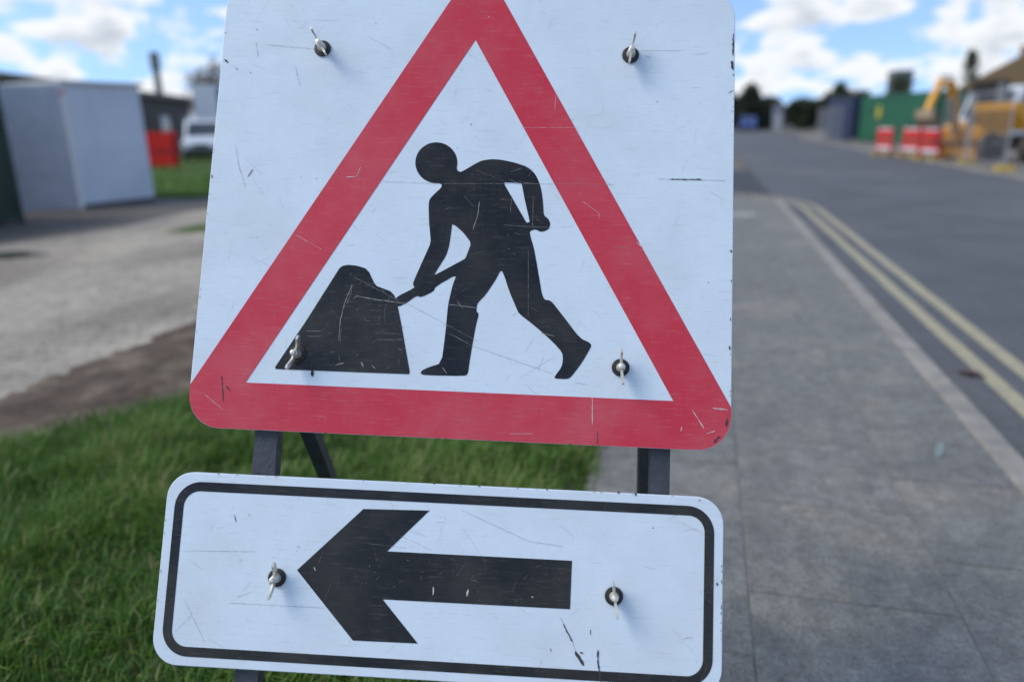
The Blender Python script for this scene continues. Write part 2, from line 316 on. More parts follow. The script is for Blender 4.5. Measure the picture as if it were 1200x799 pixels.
blades('yard_grass_tuft', v, u, rng.uniform(0.03, 0.12, nt_) * (1.1 - rr), rng.uniform(0.005, 0.011, nt_), rng.uniform(0.3, 1.0, nt_), np.clip(rng.normal(0.5, .2, nt_), 0, 1), M_grass, -0.03)
tag(bpy.data.objects['yard_grass_tuft'], 'thin patch of weeds growing in the concrete yard', 'grass')
# puddle
M_pud = mat('puddle_water', (0.10, 0.095, 0.085), (0.08, 0.075, 0.07), scale=3, rough=0.04, spec=0.6)
pp = [(-8.35 + 0.42 * math.cos(a) * (1 + 0.25 * math.sin(3 * a)), 7.35 + 0.30 * math.sin(a) * (1 + 0.2 * math.cos(2 * a + 1))) for a in [i * 2 * math.pi / 28 for i in range(28)]]
struct(rsheet('puddle', pp, -0.025, M_pud))

mz = [(-16, -6), (-9.9, -6), (-9.6, 0), (-9.2, 4), (-9.7, 7), (-9.0, 10), (-9.4, 12), (-8.8, 14), (-8.9, 15.15), (-11.0, 15.15), (-11.4, 14.55), (-16, 14.55)]
struct(rsheet('muddy_ground', mz, -0.026, mat('wet_mud', (0.085, 0.075, 0.062), (0.13, 0.115, 0.095), scale=0.9, rough=0.85, bump=0.9, bscale=14, speck=0.2, sscale=20)))
def stones(name, n_, fv, fu, z, smin, smax, m, label, seed):
    r = np.random.default_rng(seed); mb_v = []; mb_f = []
    ov = np.array([(1, 0, 0), (-1, 0, 0), (0, 1, 0), (0, -1, 0), (0, 0, 1), (0, 0, -.4)]); of = np.array([(0, 2, 4), (2, 1, 4), (1, 3, 4), (3, 0, 4), (2, 0, 5), (1, 2, 5), (3, 1, 5), (0, 3, 5)])
    S = r.uniform(smin, smax, n_) ** 1.0; P = np.stack([fv(r, n_), fu(r, n_), np.full(n_, z)], 1)
    V = ov[None] * (S[:, None] * r.uniform(.5, 1.3, (n_, 6)))[..., None]; V[:, :, 2] *= .6; V += P[:, None]
    me = bpy.data.meshes.new(name); me.from_pydata(V.reshape(-1, 3).tolist(), [], (of[None] + np.arange(n_)[:, None, None] * 6).reshape(-1, 3).tolist())
    o = stuff(link(name, me, m, None, (0, 0, 0), (0, 0, RA))); tag(o, label, 'stones'); return o
M_stone = mat('loose_stone', (0.30, 0.27, 0.23), (0.16, 0.145, 0.125), scale=3, rough=0.9)
stones('yard_gravel', 5200, lambda r, n_: -3.35 - 7 * r.random(n_) ** 1.8, lambda r, n_: 1 + 13 * r.random(n_), -0.028, .004, .022, M_stone, 'loose gravel and grit scattered over the concrete yard', 3)
stones('pavement_grit', 1500, lambda r, n_: r.uniform(-.38, 1.36, n_), lambda r, n_: .8 + 11 * r.random(n_) ** 1.3, 0.0, .0012, .0045, M_stone, 'fine grit scattered over the paving slabs', 4)

# pavement: bedding, slabs, kerb stones
pave = struct(rsheet('pavement', [(-0.41, -4), (1.24, -4), (1.24, 14.0), (0.9, 15.0), (0.1, 15.25), (-0.41, 15.25)], -0.0045, M_joint))
cols = [(-0.40, 0.195), (0.195, 0.79), (0.79, 1.245)]; L_S = 0.6
for ci, (a, b) in enumerate(cols):
    me = MB().chbox(-(b - a) / 2 + .0022, (b - a) / 2 - .0022, -L_S / 2 + .0022, L_S / 2 - .0022, -0.05, 0, 0.002).mesh('paving_slab')
    for k in range(28):
        uc = -2.1 + k * L_S + (0.3 if ci == 1 else 0.0)
        if ci == 2 and uc > 14.0: continue
        link('paving_slab', me, M_slab, pave, ((a + b) / 2, uc, 0.0045 + random.uniform(-0.0015, 0.001)), (R(random.uniform(-.12, .12)), R(random.uniform(-.12, .12)), 0))
kerb = struct(rsheet('kerb', [(1.252, -4), (1.372, -4), (1.372, 13.9), (1.252, 13.9)], -0.09, M_joint))
kme = MB().chbox(-0.0625, 0.0625, -0.453, 0.453, -0.12, 0, 0.012).mesh('kerb_stone')
for k in range(20):
    link('kerb_stone', kme, M_kerb, kerb, (1.312, -3.5 + k * 0.914, 0.092 + random.uniform(-.004, .003)), (0, 0, R(random.uniform(-.3, .3))))
for k in range(7):                                   # radius into the site entrance
    a = R(5 + 11.5 * k); rr_ = 2.6
    sm = kme
    link('kerb_stone', kme, M_kerb, kerb, (1.312 - rr_ + rr_ * math.cos(a), 14.35 + rr_ * math.sin(a) * 0.55, 0.078 - 0.006 * k), (0, 0, a * 0.8)).scale = (1, 0.5, 1)
M_pale = mat('pale_concrete', (0.42, 0.41, 0.38), (0.33, 0.32, 0.30), scale=8, rough=0.8, bump=0.3, bscale=80)
MB().chbox(-0.42, 0.42, -0.15, 0.15, -0.01, 0.008, 0.003).build('crossing_strip', M_pale, pave, (0.35, 12.0, 0.008))
# far kerb and far footway
fw_ = struct(rsheet('far_footway', [(7.17, -10), (9.0, -10), (9.0, 80), (7.17, 80)], 0.0, mat('far_footway_tar', (0.20, 0.18, 0.15), (0.13, 0.12, 0.105), scale=1.2, rough=0.9, bump=0.4, bscale=40)))
fk = struct(rsheet('far_kerb', [(7.06, 8), (7.16, 8), (7.16, 70), (7.06, 70)], -0.055, M_joint))
for k in range(60): link('kerb_stone', kme, M_kerb, fk, (7.11, 9 + k * 0.914, 0.055 + random.uniform(-.004, .004)), (0, 0, R(random.uniform(-.3, .3))))
struct(rsheet('site_ground', [(9.0, 10), (45, 10), (45, 75), (9.0, 75)], -0.03, mat('site_dirt', (0.25, 0.22, 0.18), (0.16, 0.14, 0.12), scale=0.8, rough=0.95, bump=0.5, bscale=20)))
# double yellow lines
def line_strip(name, vc, w=0.102):
    pts_l, pts_r = [], []
    for u in [x * 0.5 for x in range(-10, 28)]:
        j = 0.004 * math.sin(u * 7 + vc * 30) + 0.003 * math.sin(u * 17)
        pts_l.append((vc - w / 2 + j, u)); pts_r.append((vc + w / 2 + j * 0.6, u))
    rad = 2.4 + (vc - 1.65)
    for k in range(1, 10):
        a = R(9 * k); x0 = vc - rad
        pts_l.append((x0 + (rad - w / 2) * math.cos(a), 13.5 + (rad + 0.6) * math.sin(a) * 1.0 - w / 2 * math.sin(a))); pts_r.append((x0 + (rad + w / 2) * math.cos(a), 13.5 + (rad + 0.6) * math.sin(a) + w / 2 * math.sin(a)))
    n = len(pts_l); me = bpy.data.meshes.new(name); me.from_pydata([(x, y, 0) for x, y in pts_l + pts_r], [], [(i, n + i, n + i + 1, i + 1) for i in range(n - 1)]); me.validate()
    return link(name, me, M_yellow, bpy.data.objects['road'], (0, 0, 0.004))
line_strip('yellow_line', 1.655); line_strip('yellow_line', 1.875)

# ================================================================== THE SIGN
K = 1.3
SR = Matrix(((0.99712355, 0.06710472, -0.03523611), (-0.05873451, 0.39028514, -0.91881868), (-0.04790494, 0.91824532, 0.39310387)))
SL = Vector((-0.07872871 * K, 0.97292885 * K, 1.4 - 0.35537159 * K))
base = Vector((SL.x, SL.y - 0.2, 0.0))
sign = thing('road_works_sign', base, 0, 'red and white road works warning sign with left arrow plate on grey folding frame', 'road sign')
SE = SR.to_euler()
def sp(x): return x * K
def spt(l): return [(x * K * 1e-4, y * K * 1e-4) for x, y in l]
F_white = film_mat('white_sheeting', (0.64, 0.74, 0.82), (0.40, 0.41, 0.40), 0.26, 0.26)
F_red = film_mat('red_sheeting', (0.53, 0.022, 0.045), (0.58, 0.22, 0.24), 0.36, 0.26)
F_black = film_mat('black_sheeting', (0.006, 0.007, 0.009), (0.125, 0.11, 0.09), 0.27, 0.30, 0.36)  # brown tint paints in reflections from behind the camera, plus dusty smears
M_chip_shadow = mat('bare_primer_nut_shadow', (0.03, 0.03, 0.032), (0.06, 0.05, 0.045), scale=60, rough=0.7)  # dark chips and scuffs, also the painted shadows beside wing nuts
M_chipw = mat('exposed_white', (0.62, 0.60, 0.58), (0.5, 0.48, 0.46), scale=60, rough=0.6)
M_scr = mat('scratch_haze', (0.30, 0.29, 0.27), (0.22, 0.21, 0.19), scale=60, rough=0.6)
M_zinc = mat('zinc_plate', (0.80, 0.78, 0.70), (0.60, 0.58, 0.50), scale=140, rough=0.38, rough2=0.5, metal=0.65)
M_rubber = mat('black_rubber', (0.010, 0.010, 0.011), (0.02, 0.02, 0.02), scale=60, rough=0.6)
M_steel = mat('painted_grey_steel', (0.05, 0.055, 0.068), (0.032, 0.035, 0.045), scale=30, rough=0.45, rough2=0.6, bump=0.2, bscale=160)
W2 = sp(0.3796); YT = sp(0.608); YB = sp(-0.0658)
def plate(name, x0, x1, y0, y1, r):
    # folded-edge steel plate: face with a small rolled rim
    p = rrect(x0, x1, y0, y1, r, 10); q = rrect(x0 + .0012, x1 - .0012, y0 + .0012, y1 - .0012, r - .0012, 10); n = len(p); mb = MB()
    # nicked, slightly wavy rim
    def wob(pt, i): return (pt[0] + random.uniform(-.0003, .0003), pt[1] + random.uniform(-.0003, .0003))
    V = [(x, y, -0.012) for x, y in p] + [(x, y, -0.001) for x, y in p] + [(x, y, 0.0) for x, y in q]
    F = [(i, (i + 1) % n, n + (i + 1) % n, n + i) for i in range(n)] + [(n + i, n + (i + 1) % n, 2 * n + (i + 1) % n, 2 * n + i) for i in range(n)]
    F += [tuple(range(2 * n, 3 * n)), tuple(reversed(range(n)))]
    me = bpy.data.meshes.new(name); me.from_pydata(V, [], F); me.validate()
    return link(name, me, F_white, sign, SL - base, SE)
up_plate = plate('warning_plate', -W2, W2, YB, YT, sp(0.047)); up_plate['label'] = 'white plate with red triangle and black digging worker'
a_plate = plate('arrow_plate', sp(-0.3975), sp(0.3707), sp(-0.3866), sp(-0.1282), sp(0.036)); a_plate['label'] = 'white plate with black border and left arrow'
FT = 0.0003; FZ = 0.0004
# red triangle border, clipped by the plate's rounded corners
e = 0.0006; x0, x1, yb, yt = -W2 + e, W2 - e, YB + e, YT - e; rc = sp(0.047); ht = sp(0.651); s3 = math.sqrt(3)
yl = ht - s3 * (x1); tri = [(-(ht - yt) / s3, yt), (x0, yl)]
for i in range(11): q = R(180 + 9 * i); tri.append((x0 + rc + rc * math.cos(q), yb + rc + rc * math.sin(q)))
for i in range(11): q = R(270 + 9 * i); tri.append((x1 - rc + rc * math.cos(q), yb + rc + rc * math.sin(q)))
tri += [(x1, yl), ((ht - yt) / s3, yt)]
inner = [(0, sp(0.5196)), (sp(-0.3), 0), (sp(0.3), 0)]
film('red_triangle', [tri, inner], FZ, FT, F_red, up_plate)
BODY = [(-161,3188),(-114,3170),(-50,3206),(62,3282),(175,3350),(314,3376),(407,3376),(500,3367),(688,3330),(853,3275),(961,3182),(1028,3053),(1071,2911),(1099,2722),(1112,2569),(1183,2517),(1213,2443),(1193,2372),(1133,2335),(1071,2325),(1018,2352),(983,2355),(920,2327),(937,2246),(989,2091),(1040,1869),(1097,1593),(1131,1428),(1170,1347),(1238,1341),(1279,1318),(1463,1098),(1633,886),(1716,808),(1811,771),(1847,740),(1848,705),(1740,498),(1638,346),(1574,262),(1521,239),(1361,240),(1354,267),(1448,405),(1463,514),(1449,608),(1314,751),(1063,959),(817,1136),(782,1208),(661,1466),(598,1644),(541,1762),(464,1597),(337,1385),(228,1262),(216,1187),(221,1132),(255,1114),(218,926),(183,651),(155,405),(144,256),(97,222),(-471,211),(-521,228),(-516,269),(-424,322),(-237,389),(-206,799),(-192,1185),(-178,1296),(-141,1505),(-89,1666),(-381,1477),(-410,1403),(-578,1314),(-648,1333),(-785,1224),(-903,1160),(-928,1236),(-942,1302),(-677,1449),(-707,1484),(-702,1540),(-547,1952),(-487,2109),(-511,2292),(-528,2384),(-552,2668),(-543,2752),(-473,2838),(-385,2924),(-376,2979),(-431,2996),(-470,2993),(-509,2996),(-548,3004),(-586,3017),(-622,3034),(-656,3056),(-686,3082),(-713,3112),(-736,3144),(-755,3180),(-769,3217),(-779,3256),(-783,3295),(-782,3335),(-776,3374),(-765,3412),(-749,3448),(-728,3481),(-703,3512),(-675,3538),(-643,3561),(-608,3580),(-571,3594),(-533,3602),(-493,3606),(-453,3604),(-414,3598),(-375,3586),(-339,3570),(-305,3549),(-273,3524),(-245,3495),(-221,3463),(-201,3428),(-186,3391),(-176,3352),(-170,3313),(-170,3273),(-175,3234)]
H1 = [(509,3036),(775,3035),(826,2808),(917,2466),(871,2450)]
H2 = [(-197,2395),(-133,2364),(-24,2271),(94,2127),(23,1902),(-4,1882),(-396,1646),(-405,1663),(-255,1934),(-221,2076),(-201,2303)]
MOUND = [(-2612,209),(-2212,898),(-1778,1696),(-1731,1730),(-1658,1745),(-1533,1737),(-1407,1704),(-1349,1649),(-1270,1502),(-1230,1454),(-1028,1387),(-976,1340),(-949,1297),(-903,1158),(-839,915),(-676,242),(-686,217),(-795,215),(-2011,210)]
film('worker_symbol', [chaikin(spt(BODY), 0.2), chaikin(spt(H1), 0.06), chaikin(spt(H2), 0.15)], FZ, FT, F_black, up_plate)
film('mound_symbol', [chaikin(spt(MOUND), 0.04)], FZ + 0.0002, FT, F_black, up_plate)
# arrow plate print
ax0, ax1, ay0, ay1 = sp(-0.3975), sp(0.3707), sp(-0.3866), sp(-0.1282); i0 = sp(0.0125); bw = sp(0.0128)
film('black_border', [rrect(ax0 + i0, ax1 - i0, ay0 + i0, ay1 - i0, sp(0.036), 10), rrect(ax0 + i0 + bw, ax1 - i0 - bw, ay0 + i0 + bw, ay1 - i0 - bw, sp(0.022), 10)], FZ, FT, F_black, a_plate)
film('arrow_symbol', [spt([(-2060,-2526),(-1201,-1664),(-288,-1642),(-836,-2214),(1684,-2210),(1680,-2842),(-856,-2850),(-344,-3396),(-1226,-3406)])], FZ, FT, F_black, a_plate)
# wear: chips and scratches with their own shapes, plus dark strokes painting wing-nut shadows
MARKS = [('L',0.9,[-1248,2991,-350,2988,637,3020,2106,3054]),('L',1.2,[-1578,1467,-1669,1191,-1712,943,-1715,637]),('L',1.0,[-1578,1467,-1591,1305,-1644,1180]),('L',1.4,[-1551,1257,-1504,1296,-1231,1257,-763,1213]),('L',1.0,[-1573,1579,-1242,1417,-887,1246]),('L',0.8,[-763,1213,260,717]),('L',0.8,[142,664,1331,305]),('L',1.2,[-179,1224,53,1208,224,1190]),('L',1.2,[-73,1289,31,1170]),('L',1.0,[-181,821,-45,765,154,664]),('L',0.8,[912,2067,953,1084]),('L',1.3,[182,2745,168,2542,106,2313]),('L',1.0,[543,2404,1227,2389]),('L',0.9,[952,2846,960,2368]),('L',0.9,[605,3191,775,3260]),('L',1.0,[983,1232,1082,1174]),('L',1.2,[-2178,766,-1982,773]),('L',1.0,[-2173,692,-1952,701]),('L',0.9,[-1193,683,-804,698]),('L',0.7,[-1224,779,-858,781]),('L',0.8,[-1692,834,-1688,614]),('L',2.2,[-1738,297,-1620,338]),('L',2.5,[-1378,360,-1336,289]),('L',2.5,[-1217,318,-1165,272]),('L',1.2,[1142,873,1335,833]),('L',1.2,[-226,335,-149,242]),('L',0.9,[645,2861,632,2583]),('L',0.9,[585,3088,761,3017,907,3047]),('W',1.8,[3539,-73,3748,-88]),('W',1.4,[3260,-109,3426,-358]),('W',2.6,[3125,-349,3114,-407]),('W',1.3,[1887,-4,1899,-380]),('W',1.4,[3451,-427,3577,-386]),('W',1.1,[-1790,3038,-1628,3056,-1575,3200]),('W',0.9,[-2463,2162,-2047,1949]),('W',0.9,[1651,2793,1900,2625,1903,2538]),('W',2.0,[2443,2220,2529,2149]),('W',1.0,[750,-549,1092,-533]),('W',1.0,[-3572,-192,-3282,-396]),('W',2,[180,5573,181,5552]),('W',0.8,[1209,4136,1222,4463]),('W',0.8,[724,3863,1590,3888]),('W',3.2,[-175,-2647,-174,-2759]),('W',3.2,[302,-2656,284,-2746]),('W',3,[1165,-2700,1171,-2721]),('W',2,[-1829,-2474,-1802,-2518]),('D',1.6,[-3351,84,-3292,-288]),('D',2.4,[-3277,-58,-3209,-128]),('D',1.2,[1977,-645,1972,-459]),('D',1.6,[2893,3157,3075,3160,3340,3171]),('D',0.8,[2711,3155,3678,3161]),('D',1.2,[-3239,2993,-3162,3125]),('D',0.8,[-3464,3506,-3381,3157,-3251,2837]),('D',0.9,[-2669,4719,-2567,4415]),('D',3.0,[-3749,4799,-3693,4747]),('D',1.5,[-3569,4669,-3528,4643]),('D',2,[-3343,4608,-3329,4595]),('D',2,[2686,4320,2693,4307]),('D',1.5,[3299,4311,3306,4298]),('D',2,[-2228,3012,-2215,2999]),('D',2,[-1,3900,0,3881]),('D',1.8,[3457,1691,3457,1667]),('D',1.2,[-3300,5297,-3291,5270]),('D',1.2,[-1512,5433,-1498,5420]),('D',0.8,[-3294,5080,-3234,4839]),('D',0.7,[-3135,5043,-2407,4994]),('D',0.7,[2360,5084,3041,5100]),('D',1.0,[2486,5007,2573,4983]),('D',1.2,[3701,4464,3810,4519]),('D',1.8,[1596,-3031,1645,-3127,1730,-3265]),('D',0.9,[1547,-2945,1596,-3031]),('D',4.6,[1773,-3372,1828,-3478,1887,-3551]),('D',3,[1836,-3380,1870,-3400]),('D',0.9,[1730,-3265,1779,-3383]),('D',2.4,[2067,-3345,2072,-3497,2105,-3658,2114,-3755]),('D',2,[1962,-3088,1965,-3165]),('D',1.6,[1432,-3358,1450,-3401]),('D',2,[2759,-1714,2765,-1731]),('D',3,[2275,-1266,2287,-1288]),('D',3.5,[2507,-1266,2519,-1311]),('D',2,[3371,-1316,3383,-1338]),('D',2.5,[3625,-2392,3631,-2436]),('D',1.2,[-2993,-1833,-2960,-1935]),('D',0.9,[-2804,-1789,-2774,-1857]),('D',0.6,[-3678,-3430,-3463,-3193,-3604,-2975]),('D',0.6,[-3463,-3193,-3252,-3541]),('D',0.6,[-2969,-3009,-1647,-3006]),('D',0.6,[142,-1610,1094,-1984,1559,-2029]),('D',0.7,[-2060,-2994,-2035,-3015]),('D',1.1,[-2087,-2214,-2039,-2223]),('D',1,[3185,-3141,3319,-3112]),('D',0.7,[-3666,-2351,-2651,-2311]),('D',2.6999999999999997,[3821,5383,3810,5185,3818,5040]),('D',4.2,[3800,4961,3820,4831]),('D',2,[3752,4207,3777,4195]),('D',2.5,[3784,2156,3784,2119]),('D',2.5,[3776,1195,3776,1146]),('D',2.5,[3762,799,3763,739]),('D',3,[3737,-205,3727,-322]),('D',3,[3648,-453,3556,-538]),('D',2,[-266,-1272,-230,-1282]),('D',2,[360,-1277,396,-1287]),('D',2,[1298,-1278,1322,-1283]),('D',2,[-3789,3014,-3777,2963]),('D',1.5,[-2106,475,-2056,138]),('D',4,[-2069,234,-2049,126]),('D',1,[724,1100,794,1151])]
def mark_mesh(name, m, parent, items, z):
    mb = MB(); lim = (-3780, 3780) if parent is up_plate else (-3960, 3692)
    for w, q in items:
        q = [min(max(c_, lim[0] + w * 4), lim[1] - w * 4) if i % 2 == 0 else c_ for i, c_ in enumerate(q)]
        P = [(q[i] * K * 1e-4, q[i + 1] * K * 1e-4) for i in range(0, len(q), 2)]; w = w * 1e-3
        # densify and jitter the width
        D = []
        for (xa, ya), (xb, yb_) in zip(P[:-1], P[1:]):
            nn = max(2, int(math.hypot(xb - xa, yb_ - ya) / 0.004))
            D += [(xa + (xb - xa) * t / nn, ya + (yb_ - ya) * t / nn) for t in range(nn)]
        D.append(P[-1]); n_ = len(D); Lp = []; Rp = []
        for i, (x, y) in enumerate(D):
            a, b = D[max(i - 1, 0)], D[min(i + 1, n_ - 1)]; dx, dy = b[0] - a[0], b[1] - a[1]; l_ = math.hypot(dx, dy) or 1
            k = w / 2 * (0.35 if i in (0, n_ - 1) else 1) * random.uniform(0.45, 1.25); j = random.uniform(-.15, .15) * w
            Lp.append((x - dy / l_ * (k + j), y + dx / l_ * (k + j), z)); Rp.append((x + dy / l_ * (k - j), y - dx / l_ * (k - j), z))
        mb.add(Lp + Rp, [(i, n_ + i, n_ + i + 1, i + 1) for i in range(n_ - 1)])
    me = bpy.data.meshes.new(name); me.from_pydata(mb.v, [], mb.f); me.validate()
    return stuff(link(name, me, m, parent))
def in_plate(q, up): return (q[1] > -900) == up
for up, pl in ((True, up_plate), (False, a_plate)):
    it = {'L': [], 'W': [], 'D': []}
    for k, w, q in MARKS:
        if in_plate(q, up): it[k].append((w * (0.55 if w < 1.05 else 1.2 if k == 'D' and w < 2.9 else 1.45 if k == 'D' else 1.0), q))
    r2 = random.Random(5 if up else 6)
    for i in range(210 if up else 70):                    # random hairlines over the whole face
        cx, cy = (r2.uniform(-3700, 3700), r2.uniform(-600, 5900)) if up else (r2.uniform(-3800, 3600), r2.uniform(-3750, -1400))
        a = r2.choice([0.05, 0.1, 1.2, -0.6, 2.4, 0.9]) + r2.gauss(0, .25); l_ = r2.uniform(40, 260) * (2.2 if r2.random() < .12 else 1)
        q = [cx, cy, cx + l_ * math.cos(a) * .5, cy + l_ * math.sin(a) * .5 + r2.uniform(-8, 8), cx + l_ * math.cos(a), cy + l_ * math.sin(a)]
        xs, ys = q[0::2], q[1::2]
        if max(xs) > (3740 if up else 3650) or min(xs) < -3740 or (up and (max(ys) > 6000 or min(ys) < -600)) or (not up and (max(ys) > -1340 or min(ys) < -3800)): continue
        it['L'].append((r2.uniform(.14, .34), q))
    for i in range(60 if up else 34):                      # short scuffs on the black print
        cx, cy = (r2.choice([(r2.uniform(-2150, -750), r2.uniform(240, 1000)), (r2.uniform(-350, 700), r2.uniform(1700, 3200)), (r2.uniform(-1700, -1000), r2.uniform(900, 1500))])) if up else (r2.uniform(-1300, 1600), r2.uniform(-2800, -2260))
        a = r2.gauss(0.1, .5) if r2.random() < .6 else r2.gauss(1.4, .4); l_ = r2.uniform(15, 90)
        it['L'].append((r2.uniform(.2, .75), [cx, cy, cx + l_ * math.cos(a), cy + l_ * math.sin(a)]))
    for i in range(70 if up else 30):                      # specks
        cx, cy = (r2.uniform(-3700, 3700), r2.uniform(-600, 5900)) if up else (r2.uniform(-3900, 3600), r2.uniform(-3750, -1400))
        it['D'].append((r2.uniform(.5, 1.2), [cx, cy, cx + r2.uniform(-9, 9), cy + r2.uniform(4, 12)]))
    def rimchips(x0, x1, y0, y1, n_):                      # chips along the rim
        for i in range(n_):
            s = r2.random(); L_ = r2.uniform(8, 40)
            if s < .5: x = r2.uniform(x0 + 600, x1 - 600); y = r2.choice([y0, y1]); it['D'].append((r2.uniform(.8, 2.0), [x, y, x + L_, y]))
            else: y = r2.uniform(y0 + 600, y1 - 600); x = r2.choice([x0, x1]); it['D'].append((r2.uniform(.8, 1.8), [x, y, x, y + L_]))
    rimchips(*((-3790, 3790, -652, 6070, 46) if up else (-3968, 3700, -3860, -1288, 44)))
    mark_mesh('scratch_marks', M_scr, pl, it['L'], 0.00085); mark_mesh('chipped_spots', M_chipw, pl, it['W'], 0.00092); mark_mesh('dark_scuffs_nut_shadows', M_chip_shadow, pl, it['D'], 0.00098)
# wing nuts and rubber washers
wash = MB().lathe([(0.0035, 0.0), (0.0135, 0.0), (0.0135, 0.0022), (0.0115, 0.0030), (0.0035, 0.0030)], 24).mesh('washer')
def wingnut_mesh():
    mb = MB(); mb.lathe([(0.0072, 0.003), (0.0072, 0.006), (0.0055, 0.014), (0.0050, 0.019), (0.0040, 0.0195), (0.0038, 0.026), (0.0030, 0.0265)], 16)
    for s in (-1, 1):
        o = [(s * .004, .0065), (s * .012, .009), (s * .0235, .0175), (s * .0275, .0250), (s * .0255, .0295), (s * .0205, .0295), (s * .0155, .0240), (s * .0105, .0195), (s * .004, .0180)]
        if s < 0: o = o[::-1]
        mb.prism(o, -0.0016, 0.0016, 'y')
    return mb.mesh('wing_nut')
wn = wingnut_mesh(); wn.shade_smooth(); wn.set_sharp_from_angle(angle=R(35))
NUTS = [(up_plate, -0.2275, 0.5000, 122), (up_plate, 0.2285, 0.5010, 80), (up_plate, -0.2285, 0.0434, 74), (up_plate, 0.2265, 0.0430, 94), (a_plate, -0.2325, -0.2640, 86), (a_plate, 0.2260, -0.2640, 98)]
for pl, x, y, a in NUTS:
    link('washer', wash, M_rubber, pl, (sp(x), sp(y), 0.0006), smooth=True).scale = (1.18, 1.18, 1.18)
    link('wing_nut', wn, M_zinc, pl, (sp(x), sp(y), 0.0006), (0, 0, R(a))).scale = (1.18, 1.18, 1.18)
# folding frame: angle-iron front legs in the sign plane, rear legs behind, cross bars
def front_leg(xf0, xf1, inner_sign):
    mb = MB(); yb_ = (-SL.z - 0.0479 * -xf0 * 0) / 0.91825 + 0.004; t = 0.003
    mb.box(xf0, xf1, yb_, sp(0.60), -0.0155 - t, -0.0155)
    xi = xf1 if inner_sign > 0 else xf0
    mb.box(min(xi, xi - inner_sign * t), max(xi, xi - inner_sign * t), yb_, sp(0.60), -0.0155 - 0.03, -0.0155 - t)
    return mb.build('front_leg', M_steel, sign, SL - base, SE)
front_leg(sp(-0.2850), sp(-0.2525), 1); front_leg(sp(0.2730), sp(0.2995), -1)
inv = SR.transposed()
def rear_leg(xl, s):
    top = SR @ Vector((xl, 0.06, -0.03)) + SL; foot = Vector((top.x + (0.02 if s > 0 else 0.11), top.y + top.z * 0.60, 0.0))     # hinged behind the warning plate, splayed back
    mb = MB(); b0, b1 = top - base, foot - base
    mb.bar(b0, b1, 0.030, 0.003, up=(0, 1, 0.4)); off = Vector((0.0135 * s, 0.012, 0.012)); mb.bar(b0 + off, b1 + off, 0.003, 0.030, up=(0, 1, 0.4))
    return mb.build('rear_leg', M_steel, sign)
rear_leg(sp(-0.270), 1); rear_leg(sp(0.270), -1)
MB().box(sp(-0.245), sp(0.264), sp(0.585), sp(0.6), -0.045, -0.0205).build('cross_bar', M_steel, sign, SL - base, SE)
MB().box(sp(-0.245), sp(0.264), -0.80, -0.775, -0.045, -0.0205).build('cross_bar', M_steel, sign, SL - base, SE)

# ================================================================== BACKGROUND THINGS
M_wcab = mat('white_cladding', (0.58, 0.66, 0.76), (0.50, 0.57, 0.66), scale=1.2, rough=0.45, rough2=0.6)
M_dgreen = mat('dark_green_paint', (0.010, 0.040, 0.030), (0.007, 0.026, 0.02), scale=2, rough=0.6)
M_green = mat('green_paint', (0.012, 0.125, 0.062), (0.010, 0.085, 0.044), scale=1.5, rough=0.55)
M_navy = mat('navy_paint', (0.03, 0.045, 0.10), (0.022, 0.033, 0.07), scale=1.5, rough=0.55)
M_dark = mat('dark_metal', (0.02, 0.02, 0.022), (0.035, 0.033, 0.03), scale=6, rough=0.7)
M_glass = mat('dark_glass', (0.03, 0.04, 0.05), (0.04, 0.05, 0.06), scale=1, rough=0.08, spec=0.8)
M_plant = mat('plant_yellow', (0.78, 0.38, 0.02), (0.66, 0.30, 0.02), scale=3, rough=0.45, c3=(0.42, 0.26, 0.10), scale3=4, lo3=0.62, hi3=0.74)
M_tyre = mat('tyre_rubber', (0.035, 0.033, 0.03), (0.09, 0.08, 0.065), scale=6, rough=0.9)
M_galv = mat('galvanised', (0.42, 0.44, 0.46), (0.34, 0.35, 0.37), scale=10, rough=0.5, metal=0.4)
M_redp = mat('red_plastic', (0.66, 0.022, 0.018), (0.54, 0.016, 0.016), scale=4, rough=0.5)
M_redd = mat('red_plastic_faded', (0.50, 0.03, 0.035), (0.40, 0.02, 0.025), scale=4, rough=0.6)
M_white = mat('white_paint', (0.72, 0.74, 0.76), (0.62, 0.64, 0.66), scale=2, rough=0.4)
M_orange = mat('yellow_rubber', (0.62, 0.42, 0.03), (0.48, 0.31, 0.03), scale=8, rough=0.7)
M_blue = mat('blue_paint', (0.02, 0.09, 0.38), (0.015, 0.06, 0.28), scale=2, rough=0.4)
M_brick = mat('buff_brick', (0.30, 0.22, 0.14), (0.22, 0.155, 0.10), scale=14, rough=0.9)
M_roofb = mat('brown_roof', (0.19, 0.135, 0.07), (0.13, 0.09, 0.05), scale=5, rough=0.9)
M_conc = mat('concrete_foot', (0.34, 0.31, 0.29), (0.26, 0.24, 0.22), scale=8, rough=0.9)

